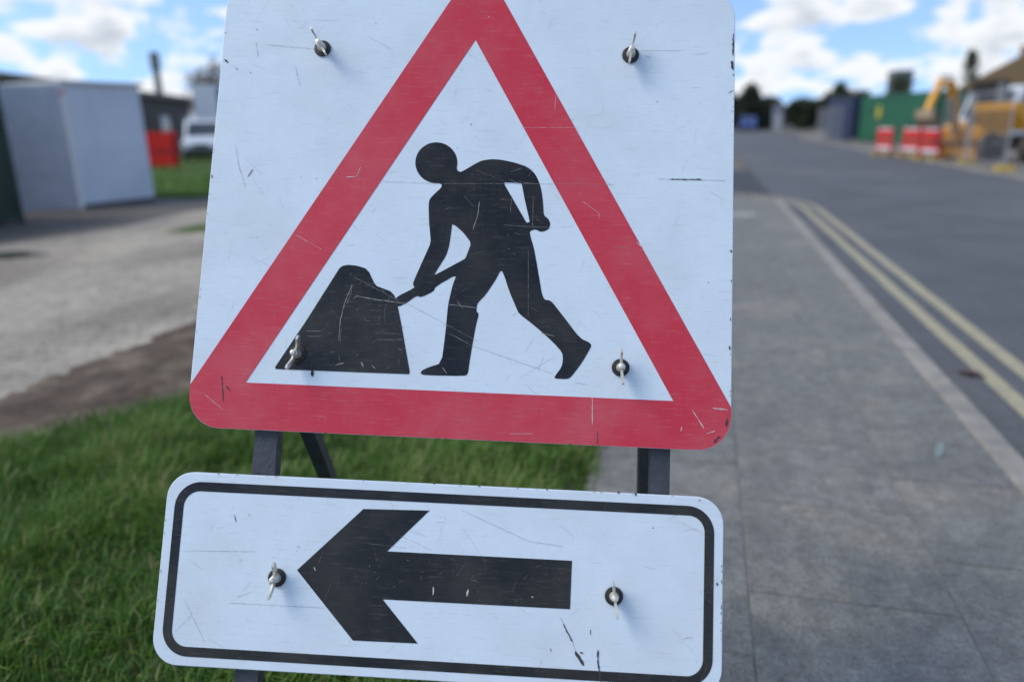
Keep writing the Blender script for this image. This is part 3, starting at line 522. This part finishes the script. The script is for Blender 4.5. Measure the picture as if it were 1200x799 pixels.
def ribbed_wall(mb, L_, z0, z1, depth=0.036, pitch=0.28, y=0.0, sgn=1):
    n_ = max(1, int(round(L_ / pitch))); p = L_ / n_; prof = []
    for i in range(n_): prof += [(i * p, 0), (i * p + p * .28, 0), (i * p + p * .5, -depth * sgn), (i * p + p * .78, -depth * sgn)]
    prof.append((L_, 0)); V = [(x, y + d, z0) for x, d in prof] + [(x, y + d, z1) for x, d in prof]; k = len(prof)
    mb.add(V, [(i, i + 1, k + i + 1, k + i) for i in range(k - 1)])
def container(name, loc, rz, L_, Wd, Hh, m, label, cat='container', group=None):
    """local: long side along +x from 0, width towards +y; front (visible) side at y=0"""
    t = thing(name, loc, rz, label, cat, group)
    b = MB(); ribbed_wall(b, L_ - 0.16, 0.17, Hh - 0.12, y=0.02, sgn=-1); o = b.build('side_wall', m, t, (0.08, 0, 0))
    b = MB(); ribbed_wall(b, L_ - 0.16, 0.17, Hh - 0.12, y=Wd - 0.02, sgn=1); b.build('side_wall', m, t, (0.08, 0, 0))
    MB().box(0.05, L_ - 0.05, 0.04, Wd - 0.04, Hh - 0.05, Hh - 0.01).build('roof', m, t)
    for x in (0, L_ - 0.08):
        for y in (0, Wd - 0.08): MB().box(x, x + 0.08, y, y + 0.08, 0, Hh).build('corner_post', m, t)
    for y in (0.005, Wd - 0.085):
        for z in ((0.06, 0.18), (Hh - 0.13, Hh - 0.015)): MB().box(0.082, L_ - 0.082, y, y + 0.08, *z).build('rail', m, t)
    b = MB(); ribbed_wall(b, Wd - 0.18, 0.17, Hh - 0.12, y=0, sgn=1); b.build('end_wall', m, t, (L_ - 0.02, 0.09, 0), (0, 0, R(90)))
    for k in range(2):
        d = MB().box(-0.0, 0.05, 0.09 + k * (Wd - .18) / 2 + .004, 0.09 + (k + 1) * (Wd - .18) / 2 - .004, 0.17, Hh - 0.12).build('door', m, t)
        for q in (0.3, 0.7): MB().tube([(-0.03, 0.09 + (k + q) * (Wd - .18) / 2, 0.12), (-0.03, 0.09 + (k + q) * (Wd - .18) / 2, Hh - 0.08)], 0.017, 8).build('locking_bar', M_galv, d)
    return t
# dark green container at the left edge: side towards the road
x, y, _ = rf(10.3 - 6.06, -11.25); a_side = R(90) + RA
container('shipping_container', (x, y, -0.03), a_side, 6.06, 2.44, 2.42, M_dgreen, 'dark green ribbed shipping container cut off by the left edge', 'container')
# white cabin with an open door leaf
cabA = Vector((-8.58, 15.1, -0.03)); dB = Vector((0.46, 0.888, 0)); ang = math.atan2(dB.y, dB.x)
t = thing('site_cabin', cabA, ang, 'plain white site cabin beside the dark green container', 'cabin')
Lc, Wc, Hc = 1.72, 3.4, 2.45
MB().box(0.03, Lc - 0.03, 0.0, 0.04, 0.08, Hc - 0.08).build('wall', M_wcab, t)
MB().box(0.03, Lc - 0.03, Wc - 0.04, Wc, 0.08, Hc - 0.08).build('wall', M_wcab, t)
MB().box(Lc - 0.028, Lc, 0.042, Wc - 0.042, 0.08, Hc - 0.08).build('wall', M_wcab, t)
MB().box(0.0, 0.028, 0.042, Wc - 0.042, 0.08, Hc - 0.08).build('wall', M_wcab, t)
MB().chbox(-0.05, Lc + 0.05, -0.05, Wc + 0.05, Hc - 0.078, Hc, 0.02).build('roof', mat('cabin_roof', (0.48, 0.50, 0.52), (0.40, 0.42, 0.44), rough=0.6), t)
MB().box(0.02, Lc - 0.02, 0.02, Wc - 0.02, 0.0, 0.078).build('skid', M_dark, t)
MB().box(-0.03, 0.028, -0.03, 0.04, 0.0, Hc - 0.08).build('corner_post', mat('post_white', (0.66, 0.70, 0.73), (0.6, 0.63, 0.66), rough=0.4), t)
dA = math.atan2(-0.47, -0.74) - ang
d = MB().box(0.0, 1.28, -0.022, 0.022, 0.015, Hc - 0.1).build('door', mat('door_grey_white', (0.44, 0.48, 0.55), (0.36, 0.40, 0.46), rough=0.3, rough2=0.4), t, (-0.05, -0.03, 0), (0, 0, dA))
MB().tube([(1.15, 0.03, 0.9), (1.15, 0.065, 0.9), (1.15, 0.065, 1.15), (1.15, 0.03, 1.15)], 0.012, 8).build('handle', M_galv, d)
MB().lathe([(0.03, 0), (0.03, 0.05), (0.018, 0.07)], 12).build('alarm_light', M_redp, t, (-0.03, -0.06, Hc - 0.26))
# long low building behind
bp, be = Vector((-20.9, 30.0, -0.06)), Vector((-24.9, 61.0, -0.06)); bl = (be - bp).length; ba = math.atan2((be - bp).y, (be - bp).x)
t = thing('long_building', bp, ba, 'long low building with dark walls and brown eaves behind the cabin', 'building')
M_bwall = mat('dark_cladding', (0.012, 0.015, 0.024), (0.009, 0.011, 0.017), scale=1, rough=0.6, stretch=(1, 1, 0.2))
MB().box(-14, bl, 0.0, 12, 0, 3.65).build('wall', M_bwall, t)
MB().prism([(-0.45, 3.66), (12.4, 3.66), (12.4, 3.98), (6, 4.6), (-0.45, 4.02)], -14.4, bl + 0.4, 'x').build('roof', mat('weathered_roof', (0.17, 0.145, 0.115), (0.12, 0.105, 0.09), scale=1.5, rough=0.9), t)
for k in range(9):
    xx = -10 + k * 5.6
    if xx > bl - 2: break
    f = MB().box(xx, xx + 2.0, -0.03, 0.03, 1.2, 2.6).build('window', mat('window_frame_pale', (0.5, 0.5, 0.46), (0.42, 0.42, 0.4)), t)
    for q in (0, 1): MB().box(xx + .08 + q * .96, xx + .96 + q * .96, -0.045, -0.032, 1.28, 2.52).build('pane', mat('pale_pane', (0.25, 0.26, 0.24), (0.2, 0.21, 0.2), rough=0.1), f)
t = thing('flue_stack', (-26.9, 60.6, -0.06), 0, 'dark grey flue stack with a wide cap rising above the long building', 'chimney')
MB().lathe([(0.30, 0), (0.26, 5.9), (0.26, 6.1)], 16).build('stack', mat('flue_grey', (0.17, 0.195, 0.20), (0.13, 0.15, 0.155), rough=0.7), t, smooth=True)
MB().lathe([(0.27, 6.1), (0.36, 6.2), (0.37, 7.2), (0.31, 7.4)], 16).build('cap', mat('flue_grey', None), t, smooth=True)
# box lorry and van on the left, red barriers
def vec_px(*a): return a
t = thing('box_lorry', (-17.35, 46.5, -0.06), R(200), 'tall white box lorry with blue side panel standing behind the white van', 'lorry')
MB().box(-1.25, 1.25, -6.2, 0.0, 0.95, 4.15).build('box_body', M_white, t)
MB().box(-1.256, 1.256, -6.0, -0.3, 1.1, 1.75).build('side_stripe', M_blue, t)
MB().box(-1.2, -0.1, 0.001, 0.02, 1.0, 4.0).build('door', M_blue, t); MB().box(-0.06, 1.2, 0.001, 0.02, 1.0, 4.1).build('door', M_white, t)
MB().prism([(-8.2, 0.6), (-6.3, 0.6), (-6.3, 2.9), (-7.3, 2.9), (-8.1, 1.8)], -1.1, 1.1, 'x').build('cab', M_blue, t)
MB().box(-0.5, 0.5, -7.9, -0.1, 0.6, 0.93).build('chassis', M_dark, t)
for xx in (-1.05, 0.8):
    for yy in (-1.4, -7.2): MB().lathe([(0.2, 0), (0.48, 0.02), (0.5, 0.12), (0.48, 0.24), (0.2, 0.25)], 18, ax='x').build('wheel', M_tyre, t, (xx, yy, 0.5), smooth=True)
def van(loc, rz, label, m, h=2.1, w=1.9, Lv=4.9, name='parked_van', nose=1.0):
    """local: nose towards -y"""
    t = thing(name, loc, rz, label, 'van'); w2 = w / 2
    prof = [(0, 0.35), (0, 0.75), (0.12, 1.0), (nose, 1.18), (nose + 0.75, h - 0.08), (nose + 1.1, h), (Lv - 0.15, h - 0.02), (Lv, h - 0.25), (Lv, 0.35)]
    o = MB().prism(prof, -w2, w2, 'x').build('body', m, t)
    bv = o.modifiers.new('b', 'BEVEL'); bv.width = 0.07; bv.segments = 2
    dx, dz = 0.75, h - 0.08 - 1.18; nn = Vector((0, -dz, dx)).normalized() * 0.012
    q = [(-w2 * .88, nose + .07, 1.18 + dz * .09), (w2 * .88, nose + .07, 1.18 + dz * .09), (w2 * .80, nose + .70, 1.18 + dz * .93), (-w2 * .80, nose + .70, 1.18 + dz * .93)]
    MB().add([Vector(p) + nn for p in q] + [Vector(p) + nn * 0.2 for p in q], [(0, 1, 2, 3), (7, 6, 5, 4), (0, 4, 5, 1), (1, 5, 6, 2), (2, 6, 7, 3), (3, 7, 4, 0)]).build('windscreen', M_glass, t)
    for s in (-1, 1):
        MB().box(s * w2 * .93 - .16, s * w2 * .93 + .0, -0.02, 0.05, 0.72, 0.9).build('headlight', mat('lamp_lens', (0.6, 0.62, 0.64), (0.5, 0.52, 0.54), rough=0.15), t, (-0.0 if s > 0 else 0.16, 0, 0))
        MB().prism([(nose + .45, 1.25), (nose + 1.6, 1.25), (nose + 1.6, h - .35), (nose + .95, h - .35)], s * (w2 - .0) - .012, s * w2 + .012, 'x').build('side_window', M_glass, t)
        for yy in (0.85, Lv - 0.95): MB().lathe([(0.12, -.11), (0.31, -.1), (0.33, 0), (0.31, .1), (0.12, .11)], 18, ax='x').build('wheel', M_tyre, t, (s * (w2 - .1), yy, 0.33), smooth=True)
        MB().box(-.09, .09, -.06, .06, -.12, .12).build('mirror', M_dark, t, (s * (w2 + .1), nose + .55, 1.35))
    MB().box(-w2 + .1, w2 - .1, -0.05, 0.02, 0.38, 0.62).build('bumper', M_dark, t)
    MB().box(-.45, .45, -0.022, 0.0, 0.68, 0.86).build('grille', M_dark, t)
    return t
van((-16.1, 40.2, -0.06), R(12), 'white van facing the camera on the lawn beside red barriers', mat('van_white', (0.66, 0.72, 0.78), (0.6, 0.66, 0.72), rough=0.3))
def red_barrier_stack(loc, rz, label, n_, w=1.25):
    for k in range(n_):
        t = thing('barrier', (loc[0] + 0.05 * k, loc[1] + 0.14 * k, loc[2]), rz, label % ('front', 'middle', 'rear')[k], 'barrier', 'red barriers by the van')
        f = [(-w / 2, 0.0), (-w / 2, 1.5), (w / 2, 1.5), (w / 2, 0.0)]
        MB().box(-w / 2, w / 2, -.025, .025, 0.75, 1.5).build('top_panel', M_redp, t); MB().box(-w / 2, w / 2, -.025, .025, 0.12, 0.6).build('lower_panel', M_redp, t)
        for s in (-1, 0, 1): MB().box(s * (w / 2 - .05) - .045, s * (w / 2 - .05) + .045, -.03, .03, 0.0, 1.52).build('post', M_redp, t)
red_barrier_stack((-15.0, 33.0, -0.055), R(-10), '%s one of the red plastic barriers left of the white van', 3)

# ---- trees
def leaf_mat(name, a, b):
    m = mat(name, a, b, scale=1.3, rough=0.7, lo=0.3, hi=0.7); return m
M_bark = mat('bark', (0.07, 0.055, 0.04), (0.045, 0.035, 0.028), scale=8, rough=0.95)
M_l1 = leaf_mat('dark_evergreen', (0.018, 0.03, 0.014), (0.035, 0.05, 0.022)); M_l2 = leaf_mat('dull_green_leaf', (0.035, 0.05, 0.02), (0.055, 0.07, 0.03)); M_l3 = leaf_mat('brown_twig', (0.13, 0.09, 0.055), (0.085, 0.06, 0.04))
def tree(name, loc, h, rad, label, m, seed, leaves=2600, leaf=0.16, conic=False, trunk_h=0.25, group=None):
    t = thing(name, loc, 0, label, 'tree', group); r = np.random.default_rng(seed); rr_ = random.Random(seed)
    b = MB(); top = h * 0.85; P = [(0, 0, 0)]
    for k in range(1, 6): P.append((rr_.uniform(-.04, .04) * h * .3 * k / 5, rr_.uniform(-.04, .04) * h * .3 * k / 5, top * k / 5))
    b.tube(P, [0.035 * h * (1 - k / 5.6) + 0.02 for k in range(6)], 7)
    tips = []
    for k in range(16):
        z = h * (trunk_h + (0.9 - trunk_h) * k / 16); a = rr_.uniform(0, 6.28); lr = rad * ((1 - (z / h)) * 1.15 if conic else math.sqrt(max(0.08, 1 - ((z / h - .6) / .45) ** 2))) * rr_.uniform(.6, .95)
        e_ = (lr * math.cos(a), lr * math.sin(a), z + lr * (0.05 if conic else .45)); b.tube([(0, 0, z), (e_[0] * .5, e_[1] * .5, z + lr * .15), e_], [0.012 * h, 0.008 * h, 0.003 * h], 5); tips.append(e_)
    b.build('trunk', M_bark, t, smooth=True)
    nc = 34; cz = r.uniform(trunk_h, 0.97, nc) * h; env = (1 - cz / h) * 1.1 + 0.06 if conic else np.sqrt(np.clip(1 - ((cz / h - .6) / .47) ** 2, .03, 1))
    ca = r.random(nc) * 6.283; cr = rad * env * np.sqrt(r.random(nc)) * 0.85; cc = np.stack([cr * np.cos(ca), cr * np.sin(ca), cz], 1); cs = rad * r.uniform(.22, .42, nc)
    i = r.integers(0, nc, leaves); d = r.normal(size=(leaves, 3)); d /= np.linalg.norm(d, axis=1)[:, None]; p = cc[i] + d * (cs[i] * r.random(leaves) ** .4)[:, None]; p[:, 2] = np.clip(p[:, 2], .08 * h, None)
    a1 = r.normal(size=(leaves, 3)); a1 /= np.linalg.norm(a1, axis=1)[:, None]; a2 = np.cross(a1, r.normal(size=(leaves, 3))); a2 /= np.linalg.norm(a2, axis=1)[:, None]; s = leaf * r.uniform(.6, 1.4, leaves)[:, None]
    V = np.stack([p - a1 * s, p + a2 * s * .45, p + a1 * s, p - a2 * s * .45], 1).reshape(-1, 3); F = np.arange(leaves * 4).reshape(-1, 4)
    me = bpy.data.meshes.new('crown'); me.from_pydata(V.tolist(), [], F.tolist()); link('crown', me, m, t); return t
TR = [(28.6, 112, 6.2, 2.8, 'tall dark tree at the far road end just right of the sign', M_l1, 0), (34.8, 111, 5.7, 3.0, 'dark evergreen above the distant blue vehicle', M_l1, 1),
      (37.6, 114, 4.7, 2.4, 'low brownish tree between the distant blue vehicle and the pale hut', M_l2, 0), (42.4, 110, 4.0, 2.6, 'broad dark bush right of the distant pale hut', M_l1, 0),
      (45.0, 109, 4.4, 2.4, 'dark bush at the foot of the tall far tree', M_l1, 0), (47.4, 111, 5.9, 2.6, 'tallest far tree above the grey mesh fence', M_l1, 1), (50.2, 112, 4.8, 2.4, 'dark tree behind the navy container', M_l2, 0),
      (39.6, 117, 4.3, 2.6, 'dark tree showing behind the distant pale hut', M_l1, 0), (31.9, 116, 5.2, 2.8, 'dark tree between the two tallest trees right of the sign', M_l1, 0), (48.9, 116, 4.6, 2.8, 'dark rounded tree just right of the tallest far tree', M_l1, 0)]
for i, (x, y, h, r_, lab, m, cn) in enumerate(TR): tree('evergreen_tree' if cn else 'broadleaf_tree', (x, y, -0.1), h, r_, lab, m, 20 + i, 3600, 0.34, bool(cn), 0.08, 'trees at the far end of the road')
def hedge(p, q, h, w, label, m, seed, n_=7000):
    d = Vector(q) - Vector(p); t = thing('hedge', p, math.atan2(d.y, d.x), label, 'hedge'); r = np.random.default_rng(seed); L_ = d.length
    x = r.random(n_) * L_; top = h * (0.72 + 0.5 * vnoise(x, x * 0 + 5, 1.7, seed)); a = r.random(n_) * math.pi; rad = np.sqrt(r.random(n_)); P = np.stack([x, np.cos(a) * rad * w / 2, np.abs(np.sin(a)) ** .6 * rad ** .5 * top], 1)
    a1 = r.normal(size=(n_, 3)); a1 /= np.linalg.norm(a1, axis=1)[:, None]; a2 = np.cross(a1, r.normal(size=(n_, 3))); a2 /= np.linalg.norm(a2, axis=1)[:, None]; sz = .3 * r.uniform(.6, 1.4, n_)[:, None]
    me = bpy.data.meshes.new('foliage'); me.from_pydata(np.stack([P - a1 * sz, P + a2 * sz * .5, P + a1 * sz, P - a2 * sz * .5], 1).reshape(-1, 3).tolist(), [], np.arange(n_ * 4).reshape(-1, 4).tolist()); link('foliage', me, m, t)
    b = MB()
    for k in range(int(L_ / 1.5)): MB().tube([(.7 + k * 1.5, 0, 0), (.75 + k * 1.5, .1, h * .55)], [.06, .03], 6).build('stem', M_bark, t)
hedge((24.0, 119, -0.1), (54.0, 113, -0.1), 3.9, 2.6, 'long dark hedge closing off the far end of the road', M_l1, 77)
tree('bare_tree', (-26.4, 70, -0.1), 7.6, 2.6, 'brown leafless tree showing beside the left edge of the sign', M_l3, 40, 2200, 0.17)
tree('bare_tree', (41.5, 70, -0.1), 7.0, 1.5, 'dark thin tree rising behind the yellow excavator', M_l2, 41, 900, 0.17, True)
tree('broadleaf_tree', (36.5, 72, -0.1), 5.0, 1.6, 'small dark tree above the green container roof', M_l2, 42, 900, 0.17)
# distant blue vehicle and pale hut
van((31.6, 101, -0.1), R(-20), 'small blue van parked at the far end of the road', M_blue, h=1.95, Lv=4.4)
t = thing('site_hut', (35.0, 103, -0.1), R(-18), 'pale grey hut at the far end of the road', 'hut')
MB().box(0.4, 1.8, 0, 3, 0.0, 3.2).build('wall', mat('hut_grey', (0.20, 0.22, 0.28), (0.16, 0.18, 0.23), rough=0.6), t)
MB().prism([(.25, 3.2), (1.95, 3.2), (1.1, 3.55)], -.2, 3.2, 'y').build('roof', mat('hut_roof', (0.32, 0.34, 0.38), (0.27, 0.29, 0.33)), t); MB().box(0.7, 1.6, -0.04, -0.002, 0.02, 2.1).build('door', M_galv, t)
# containers on the right
a_r = math.atan2(38 - 46, 20.91 - 21.05) 
t = container('shipping_container', (21.15, 46.2, -0.03), math.atan2(-7.9, 0.05), 7.9, 2.44, 2.62, M_green, 'bright green shipping container behind the red and white barriers')
MB().prism([(3.9, 1.5), (4.2, 1.95), (4.5, 1.5), (4.2, 1.05)], -0.03, 0.004, 'y').build('yellow_emblem', mat('emblem_yellow', (0.5, 0.45, 0.05), (0.4, 0.36, 0.04)), t, (-1.9, 0, 0.15))
container('shipping_container', (20.75, 50.0, -0.03), math.atan2(-3.2, 0.15), 3.3, 2.44, 2.66, M_navy, 'navy blue container left of the green one')
t = thing('plant_tower', (45.0, 90.5, -0.1), R(-8), 'square grey tower above the green container roof', 'building')
MB().box(0, 2.0, 0, 2.4, 0, 6.5).build('wall', mat('tower_grey', (0.15, 0.18, 0.17), (0.12, 0.145, 0.14), rough=0.7), t); MB().box(-.08, 2.08, -.08, 2.48, 6.5, 6.62).build('roof', M_galv, t)
for k in range(3): MB().box(0.2 + k * .58, 0.62 + k * .58, -.03, -.002, 5.0, 6.2).build('louvre', mat('louvre_dark', (0.1, 0.12, 0.115), (0.08, 0.1, 0.09)), t)
# mesh fence panels with feet
def mesh_fence(p, q, lab, m_foot):
    d_ = Vector(q) - Vector(p); Lp = d_.length; Hp = 2.0
    t = thing('mesh_fence', (p[0], p[1], 0.0), math.atan2(d_.y, d_.x), lab, 'fence', 'steel mesh fences along the site')
    for x_ in (0.0, Lp - .05): MB().tube([(x_, 0, 0.05), (x_, 0, Hp)], 0.021, 8).build('post', M_galv, t)
    for z_ in (0.15, Hp - .02): MB().tube([(0.0, 0, z_), (Lp - .05, 0, z_)], 0.017, 6).build('rail', M_galv, t)
    b = MB()
    for k in range(1, 24): b.bar((Lp * k / 24.5, 0, 0.15), (Lp * k / 24.5, 0, Hp - .02), 0.005, 0.005)
    for k in range(1, 9): b.bar((0, 0.004, 0.15 + k * .2), (Lp - .05, 0.004, 0.15 + k * .2), 0.005, 0.005)
    stuff(b.build('wire_mesh', M_galv, t))
    MB().prism([(-.22, 0), (.22, 0), (.22, .06), (.17, .12), (-.17, .12), (-.22, .06)], -.10, .10, 'y').build('foot', m_foot, t, (0, 0, 0), (0, 0, R(90)))
for p, q, lab, mf in [(rf(22.0, 7.45), rf(25.4, 7.5), 'mesh fence with a yellow foot in front of the orange dumper', M_orange), (rf(25.5, 7.6), rf(28.9, 7.75), 'mesh fence with a yellow foot in front of the excavator', M_orange),
      (rf(48.0, 7.5), rf(51.4, 7.4), 'mesh fence on a concrete foot in front of the navy container', M_conc), (rf(51.5, 7.4), rf(54.9, 7.45), 'mesh fence on a concrete foot just left of the navy container', M_conc),
      (rf(55.0, 7.45), rf(58.4, 7.6), 'farthest mesh fence along the road', M_conc)]: mesh_fence(p, q, lab, mf)
# red and white barriers
def works_barrier(loc, rz, label):
    t = thing('works_barrier', loc, rz, label, 'barrier', 'red and white roadside barriers'); w = 0.98
    MB().box(-w / 2, w / 2, -.03, .03, 0.62, 1.0).build('top_panel', M_redp, t); MB().box(-w / 2, w / 2, -.03, .03, 0.2, 0.52).build('lower_panel', M_redp, t)
    MB().box(-w / 2 + .06, w / 2 - .06, -.036, -.031, 0.93, 0.99).build('reflective_strip', M_white, t)
    MB().box(-w / 2 + .06, w / 2 - .06, -.036, -.031, 0.22, 0.33).build('reflective_strip', M_white, t)
    for s in (-1, 1):
        MB().box(s * (w / 2 - .05) - .05, s * (w / 2 - .05) + .05, -.028, .028, 0.1, 1.04).build('post', M_redd, t)
        MB().prism([(-.24, 0), (.24, 0), (.2, .09), (-.2, .09)], -.06, .06, 'x').build('foot', M_orange, t, (s * (w / 2 - .12), 0, 0))
    return t
works_barrier((14.24, 28.84, 0.0), R(-85), 'red and white barrier nearest the green container')
works_barrier((14.38, 27.19, 0.0), R(-85), 'middle one of three red and white barriers')
works_barrier((14.05, 25.3, 0.0), R(-85), 'red and white barrier beside the excavator')
# mini excavator
hd = R(215)
t = thing('mini_excavator', (15.75, 25.9, -0.03), hd, 'yellow mini excavator with raised bent boom behind the barriers', 'excavator')
for s in (-1, 1):
    pr = [(-.95, .12), (-.8, .0), (.8, .0), (.95, .12), (.98, .28), (.82, .44), (-.82, .44), (-.98, .28)]
    k = MB().prism(pr, s * .55 - .14, s * .55 + .14, 'y').build('track', M_tyre, t)
    for q in (-.6, -.2, .2, .6): MB().lathe([(.05, -.15), (.12, -.15), (.12, .15), (.05, .15)], 12, ax='y').build('roller', M_dark, k, (q, s * .55, .2))
MB().box(-.6, .6, -.4, .4, .3, .56).build('undercarriage', M_dark, t)
MB().prism([(-1.05, .6), (.55, .6), (.6, .95), (.3, 1.15), (-.95, 1.25), (-1.12, 1.0)], -.72, .72, 'y').build('house', M_plant, t)
for x_, y_ in ((-.5, .0), (.42, .0), (-.5, .66), (.42, .66)): MB().bar((x_, y_, 1.1), (x_ * .9, y_, 2.42), .07, .07).build('cab_pillar', M_dark, t)
MB().chbox(-.58, .5, -.06, .72, 2.42, 2.5, .03).build('cab_roof', M_dark, t)
MB().box(-.44, .36, .655, .672, 1.15, 2.38).build('window', M_glass, t); MB().box(-.44, .36, -.012, .005, 1.15, 2.38).build('window', M_glass, t)
MB().box(.375, .39, .03, .63, 1.15, 2.38).build('windscreen', M_glass, t); MB().box(-.48, -.465, .03, .63, 1.3, 2.38).build('window', M_glass, t)
MB().box(-.3, .1, .18, .52, 1.2, 1.75).build('seat', M_dark, t)
bm_ = MB(); bp_ = [(.72, -.25, .85), (1.0, -.25, 1.75), (1.45, -.25, 2.42), (2.25, -.25, 2.38)]
for p, q, w_ in zip(bp_[:-1], bp_[1:], (.26, .30, .24)): bm_.bar(p, q, .17, w_, up=(0, 0, 1)); 
bm_.build('boom', M_plant, t)
MB().bar((2.12, -.25, 2.5), (2.75, -.25, 1.55), .15, .2).build('stick', M_plant, t)
MB().prism([(2.62, 1.6), (2.9, 1.62), (2.95, 1.35), (2.75, 1.1), (2.4, 1.08), (2.3, 1.2), (2.55, 1.3)], -.52, .02, 'y').build('bucket', mat('worn_bucket', (0.33, 0.24, 0.15), (0.22, 0.16, 0.11), rough=0.6), t)
MB().tube([(.8, -.25, .75), (1.35, -.25, 1.95)], .05, 8).build('hydraulic_ram', M_galv, t); MB().tube([(1.4, -.25, 2.62), (2.15, -.25, 2.62)], .045, 8).build('hydraulic_ram', M_galv, t)
MB().prism([(.95, .1), (1.15, .1), (1.1, .3), (1.18, .48), (1.0, .48)], -.7, .7, 'y').build('blade', M_plant, t)
# site dumper
t = thing('site_dumper', (15.75, 23.3, -0.03), R(200), 'orange site dumper with tipping skip at the right edge', 'dumper')
MB().prism([(-.3, 1.05), (.9, .95), (1.45, 1.55), (1.5, 1.75), (-.45, 1.75), (-.5, 1.35)], -.75, .75, 'y').build('skip', M_plant, t)
MB().box(-1.7, .9, -.35, .35, .45, .8).build('chassis', M_dark, t)
MB().chbox(-1.9, -.9, -.5, .5, .8, 1.25, .06).build('engine_cover', M_plant, t)
MB().box(-.85, -.5, -.25, .25, .95, 1.35).build('seat', M_dark, t)
MB().tube([(-1.0, -.5, .8), (-1.05, -.5, 2.35), (-1.05, .5, 2.35), (-1.0, .5, .8)], .04, 8).build('roll_bar', M_dark, t)
for x_ in (-1.35, .55):
    for s in (-1, 1):
        w_ = MB().lathe([(.2, -.15), (.40, -.14), (.44, -.05), (.44, .05), (.40, .14), (.2, .15)], 20, ax='y').build('wheel', M_tyre, t, (x_, s * .68, .44), smooth=True)
        MB().lathe([(.06, 0), (.19, .0), (.19, .02), (.06, .03)], 14, ax='y').build('hub', M_conc, w_, (0, s * .155 if s > 0 else -.18, 0))
# pale minibus behind the dumper
van((18.9, 31.6, -0.03), R(-62), 'pale grey minibus parked behind the excavator and the dumper', mat('van_grey', (0.62, 0.66, 0.68), (0.55, 0.59, 0.61), rough=0.3), h=2.55, w=2.1, Lv=6.2)
# brown-roofed house
t = thing('gable_house', (39.4, 60.2, -0.3), R(-35), 'house with brown gabled roof at the right edge', 'house')
MB().box(-3.5, 6, 0.0, 7.5, 0, 3.7).build('wall', M_brick, t)
r_ = MB().prism([(-3.9, 3.5), (4.1, 3.5), (4.1, 3.72), (0.1, 6.0), (-3.9, 3.72)], -0.4, 7.9, 'y').build('roof', M_roofb, t); MB().box(-3.4, 3.6, 0.0, 0.2, 0, 3.5).build('gable_wall', M_brick, t, (0.1, -.21, 0))
MB().box(-.2, .4, 3.0, 3.6, 5.4, 6.9).build('chimney', M_brick, r_)
for x_ in (-2.4, 1.0):
    w_ = MB().box(x_, x_ + 1.4, -.26, -.2, 1.0, 2.3).build('window', M_white, t); MB().box(x_ + .1, x_ + 1.3, -.28, -.262, 1.1, 2.2).build('pane', M_glass, w_)
# small litter: wet leaves in the gutter, teal survey mark on the slabs
gx, gy, gz = rf(4.62, 1.53, -0.058)
t = thing('fallen_leaves', (gx, gy, gz), RA, 'wet brown leaves lying in the gutter beside the yellow lines', 'leaves')
for k in range(6):
    a = random.uniform(0, 6.28); s = random.uniform(.03, .055)
    o = [(s * math.cos(q) * (1 if i % 2 else .6), s * .6 * math.sin(q)) for i, q in enumerate([j * math.pi / 5 for j in range(10)])]
    MB().prism(o, 0, .003, 'z').build('leaf', mat('wet_leaf', (0.10, 0.035, 0.02), (0.06, 0.025, 0.015), scale=30, rough=0.4), t, (random.uniform(-.09, .09), random.uniform(-.06, .06), 0.002 + 0.004 * k), (R(random.uniform(-4, 4)), R(random.uniform(-4, 4)), a))
me = MB().prism([(-.01, -.09), (.012, -.08), (.018, .02), (.008, .10), (-.014, .07), (-.02, 0)], 0, .0012, 'z').build('survey_mark', mat('teal_spray', (0.16, 0.235, 0.22), (0.20, 0.22, 0.21), scale=40, rough=0.8), pave, (1.05, 3.32, 0.009), (0, 0, R(-20)))
